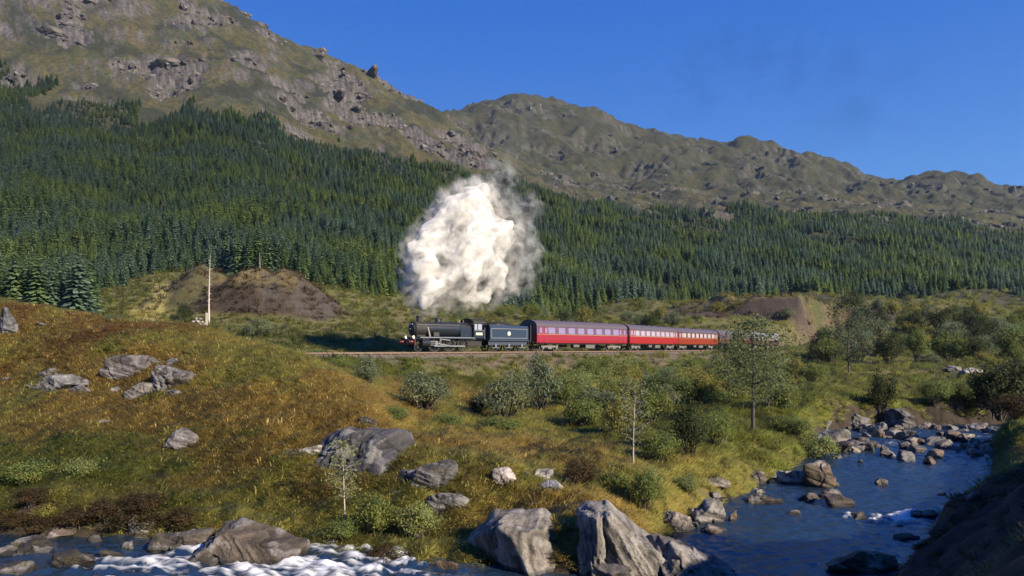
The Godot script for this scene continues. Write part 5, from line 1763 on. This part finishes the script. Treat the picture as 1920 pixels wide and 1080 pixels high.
# the billows run into each other: one surface round all of them (surface nets)
func smooth_body(lumps: Array, puff: FastNoiseLite) -> Kit:
	var lo := Vector3(1e9, 1e9, 1e9)
	var hi := -lo
	for l in lumps:
		lo = lo.min(l[0] - Vector3.ONE * (l[1] + 1.2))
		hi = hi.max(l[0] + Vector3.ONE * (l[1] + 1.2))
	var cell := 0.3
	var nx := int((hi.x - lo.x) / cell) + 2
	var ny := int((hi.y - lo.y) / cell) + 2
	var nz := int((hi.z - lo.z) / cell) + 2
	var f := PackedFloat32Array()
	f.resize(nx * ny * nz)
	for a in nx:
		for b in ny:
			for d in nz:
				var p := lo + Vector3(a, b, d) * cell
				var sum := 0.0
				var near := 1e9
				for l in lumps:
					var e: float = p.distance_to(l[0]) - l[1]
					near = minf(near, e)
					if e < 2.5:
						sum += exp(-e * 3.4)
				var v := near
				if near < 2.0:
					v = -log(sum) / 3.4
					v += puff.get_noise_3dv(p) * 1.0 - absf(puff.get_noise_3dv(p * 1.7)) * 0.45 + 0.52
				f[(a * ny + b) * nz + d] = v
	var k := Kit.new()
	var at := {}
	var steps := [1, nz, ny * nz]
	for a in nx - 1:
		for b in ny - 1:
			for d in nz - 1:
				var o := (a * ny + b) * nz + d
				var inside := 0
				for q in 8:
					if f[o + (q & 1) + ((q >> 1) & 1) * nz + (q >> 2) * ny * nz] < 0.0:
						inside += 1
				if inside == 0 or inside == 8:
					continue
				var sum := Vector3.ZERO
				var count := 0
				for q in 8:
					for axis in 3:
						if q & (1 << axis):
							continue
						var r := q | (1 << axis)
						var f0 := f[o + (q & 1) + ((q >> 1) & 1) * nz + (q >> 2) * ny * nz]
						var f1 := f[o + (r & 1) + ((r >> 1) & 1) * nz + (r >> 2) * ny * nz]
						if (f0 < 0.0) != (f1 < 0.0):
							var t := f0 / (f0 - f1)
							sum += Vector3(q >> 2, (q >> 1) & 1, q & 1).lerp(Vector3(r >> 2, (r >> 1) & 1, r & 1), t)
							count += 1
				at[o] = k.v.size()
				k.v.append(lo + (Vector3(a, b, d) + sum / count) * cell)
				var g := Vector3(f[o + ny * nz] - f[o], f[o + nz] - f[o], f[o + 1] - f[o]) + Vector3(f[o + ny * nz + nz + 1] - f[o + nz + 1], f[o + ny * nz + nz + 1] - f[o + ny * nz + 1], f[o + ny * nz + nz + 1] - f[o + ny * nz + nz])
				k.n.append((g.normalized() + Vector3(0.2, 0.15, 0.2)).normalized())
				k.c.append(Color(0.64, 0.635, 0.63))
	for o in at:
		for axis in 3:
			var u: int = steps[(axis + 1) % 3]
			var w: int = steps[(axis + 2) % 3]
			var e: int = o + steps[axis]
			if (f[o] < 0.0) == (f[e] < 0.0) or not (at.has(o - u) and at.has(o - w) and at.has(o - u - w)):
				continue
			var q := [at[o], at[o - u], at[o - u - w], at[o - w]]
			for t in [[0, 1, 2], [0, 2, 3]]:
				var p0 := k.v[q[t[0]]]
				var flat := (k.v[q[t[1]]] - p0).cross(k.v[q[t[2]]] - p0)
				var away: bool = flat.dot(k.n[q[0]] + k.n[q[2]]) > 0.0
				k.i.append(q[t[0]])
				k.i.append(q[t[2]] if away else q[t[1]])
				k.i.append(q[t[1]] if away else q[t[2]])
	return k


func make_steam() -> void:
	var dice := RandomNumberGenerator.new()
	dice.seed = 5
	# middle and radius of each billow
	var lumps := [
		[Vector3(-9.77, 11.15, -71.00), 0.75], [Vector3(-9.54, 11.94, -71.00), 1.15], [Vector3(-9.15, 13.35, -71.50), 1.5], [Vector3(-9.45, 15.70, -72.00), 2.2], [Vector3(-10.09, 17.50, -72.50), 1.7], [Vector3(-10.25, 15.41, -72.00), 1.7], [Vector3(-7.88, 18.45, -73.00), 2.8],
		[Vector3(-7.12, 14.65, -73.00), 2.3], [Vector3(-6.51, 22.16, -74.00), 2.1], [Vector3(-4.80, 23.74, -75.00), 2.1], [Vector3(-3.34, 22.56, -76.00), 2.2], [Vector3(-4.50, 19.96, -75.00), 3.4], [Vector3(-2.13, 19.52, -76.00), 2.7], [Vector3(-3.34, 15.88, -76.00), 3.0],
		[Vector3(-5.45, 14.16, -74.00), 2.0], [Vector3(-4.68, 13.06, -75.00), 1.2], [Vector3(-2.16, 15.99, -77.00), 2.3], [Vector3(-6.81, 20.08, -74.00), 2.4], [Vector3(-5.33, 17.12, -74.00), 3.2], [Vector3(-3.37, 24.81, -76.50), 1.3], [Vector3(-8.35, 13.39, -72.00), 1.3], [Vector3(-3.65, 14.05, -76.00), 1.6],
	]
	for l in [[Vector3(-7.48, 13.02, -73.00), 1.3], [Vector3(-5.45, 12.86, -74.00), 1.25], [Vector3(-3.32, 13.22, -75.50), 1.2], [Vector3(-1.47, 13.79, -76.50), 1.3], [Vector3(-10.83, 13.97, -72.00), 1.0], [Vector3(-10.12, 12.61, -71.50), 0.9]]:
		lumps.append(l)
	var puff := FastNoiseLite.new()
	noise(puff, 9, 0.2, 2)
	var body := smooth_body(lumps, puff)
	var o := root("steam_cloud", Vector3.ZERO, "thick white plume of steam rising from the locomotive's chimney", "steam")
	var white := tinted("steam", 1.0)
	white.backlight_enabled = true
	white.backlight = Color(0.3, 0.3, 0.3)
	put("billows", body.mesh(), white, o)
	var k := Kit.new()
	for q in 2700:
		var at := dice.randi() % body.v.size()
		var n := body.n[at]
		vapour(k, body.v[at] + n * dice.randf_range(0.0, 1.05) * (1.0 if n.x < 0.3 else 1.3), dice.randf_range(0.4, 1.1), n + Vector3(0.5, 0.4, 0.5), dice.randf_range(0.1, 0.3), Color(1.0, 1.0, 1.0), dice)
	var soft := tinted("vapour", 1.0)
	soft.transparency = BaseMaterial3D.TRANSPARENCY_ALPHA
	soft.backlight_enabled = true
	soft.backlight = Color(1, 1, 1)
	put("vapour", k.mesh(), soft, o).set_meta("kind", "stuff")
	var wisps := [
		[Vector3(-0.31, 22.97, -78.00), 2.0, 1.0], [Vector3(-0.94, 25.78, -78.00), 1.8, 0.7], [Vector3(-1.56, 27.78, -78.00), 1.5, 0.5], [Vector3(-0.63, 27.29, -79.00), 1.4, 0.45], [Vector3(0.63, 19.39, -79.00), 2.4, 1.3], [Vector3(2.05, 23.38, -80.00), 1.1, 1.0], [Vector3(2.30, 24.34, -80.00), 0.8, 0.9], [Vector3(0.32, 16.54, -79.00), 2.4, 1.4],
		[Vector3(1.92, 18.58, -80.00), 1.5, 1.2], [Vector3(-0.31, 14.55, -78.00), 2.0, 1.1], [Vector3(1.58, 14.65, -79.00), 1.1, 0.8], [Vector3(-1.85, 13.84, -77.00), 1.8, 1.3], [Vector3(-0.94, 20.79, -78.00), 2.2, 1.5], [Vector3(0.51, 21.60, -79.00), 1.6, 1.1],
		[Vector3(-0.96, 30.74, -80.00), 2.2, 0.2], [Vector3(0.33, 32.98, -82.00), 2.6, 0.14], [Vector3(2.75, 35.62, -86.00), 3.2, 0.1],
	]
	k = Kit.new()
	for l in wisps:
		for q in int(70 * l[1] * maxf(l[2], 0.3)):
			var d := Vector3(dice.randfn(), dice.randfn(), dice.randfn()) * 0.5
			var p: Vector3 = l[0] + d * l[1]
			vapour(k, p, dice.randf_range(0.5, 1.3), d + Vector3(0.5, 0.4, 0.5), dice.randf_range(0.05, 0.15) * minf(l[2], 1.2) * clampf(0.9 + puff.get_noise_3dv(p * 2.4) * 1.8, 0.05, 1.7), Color(0.88, 0.93, 1.05), dice)
	put("thin_smoke", k.mesh(), soft, o).set_meta("kind", "stuff")
	# older smoke, drifting high over the valley
	k = Kit.new()
	for l in [[Vector3(88.80, 132.04, -300.00), 14.0], [Vector3(103.20, 139.24, -300.00), 16.0], [Vector3(126.48, 136.21, -310.00), 18.0], [Vector3(163.84, 114.78, -320.00), 20.0], [Vector3(79.20, 120.04, -300.00), 12.0], [Vector3(148.80, 138.69, -310.00), 18.0]]:
		for q in 26:
			var d := Vector3(dice.randfn(), dice.randfn() * 0.7, dice.randfn()) * 0.6
			vapour(k, l[0] + d * l[1], l[1] * dice.randf_range(0.4, 0.9), d, dice.randf_range(0.012, 0.035), Color(0.035, 0.05, 0.14), dice)
	tag(put("smoke", k.mesh(), soft), "faint dark smear of old smoke in the blue sky over the far hill", "smoke", "", "stuff")



func _ready() -> void:
	rng.seed = 7
	# ---- camera, sky, sun, exposure
	var cam := Camera3D.new()
	cam.name = "camera"
	cam.projection = Camera3D.PROJECTION_FRUSTUM
	cam.near = 0.5
	cam.far = 6000.0
	cam.size = 0.5 * 1080.0 / 1250.0
	cam.frustum_offset = Vector2(0, 0.5 * 111.0 / 1250.0)
	cam.position = Vector3(0, 7, 0)
	add_child(cam)
	var env := Environment.new()
	env.background_mode = Environment.BG_SKY
	env.tonemap_mode = Environment.TONE_MAPPER_LINEAR
	env.tonemap_exposure = 2.0
	env.sdfgi_enabled = true
	env.ssao_enabled = true
	env.ssil_enabled = true
	var sky := ProceduralSkyMaterial.new()
	sky.sky_top_color = lin(0.001, 0.056, 0.295)
	sky.sky_horizon_color = lin(0.1, 0.275, 0.51)
	sky.sky_curve = 0.15
	sky.ground_bottom_color = lin(0.05, 0.05, 0.03)
	sky.ground_horizon_color = lin(0.12, 0.16, 0.18)
	sky.sun_angle_max = 2.0
	env.sky = Sky.new()
	env.sky.sky_material = sky
	env.fog_enabled = true
	env.fog_light_color = lin(0.5, 0.68, 0.95)
	env.fog_density = 0.00005
	var around := WorldEnvironment.new()
	around.name = "environment"
	around.environment = env
	add_child(around)
	var sun := DirectionalLight3D.new()
	sun.name = "sun"
	sun.light_energy = 1.6
	sun.light_color = Color(1.0, 0.94, 0.84)
	sun.light_angular_distance = 0.5
	sun.shadow_enabled = true
	add_child(sun)
	sun.look_at_from_position(Vector3(0.68, 0.48, 0.55) * 100.0, Vector3.ZERO)
	# ---- land and water
	noise(tussock, 1, 1.1, 3)
	noise(hump, 2, 0.13, 3)
	noise(swell, 3, 0.012, 4)
	noise(ridges, 4, 0.0085, 5, FastNoiseLite.FRACTAL_RIDGED)
	noise(patch, 5, 0.028, 4)
	noise(speck, 6, 0.22, 4)
	noise(vein, 7, 0.9, 4)
	make_table()
	make_grids()
	make_terrain()
	make_water()
	make_track()
	# ---- rocks first, so that the grass keeps off them; then the plants, the train and its steam
	lay_rocks()
	lay_crags()
	make_train()
	make_steam()
	plant_forest()
	plant_bushes()
	grow_grass()
	small_things()
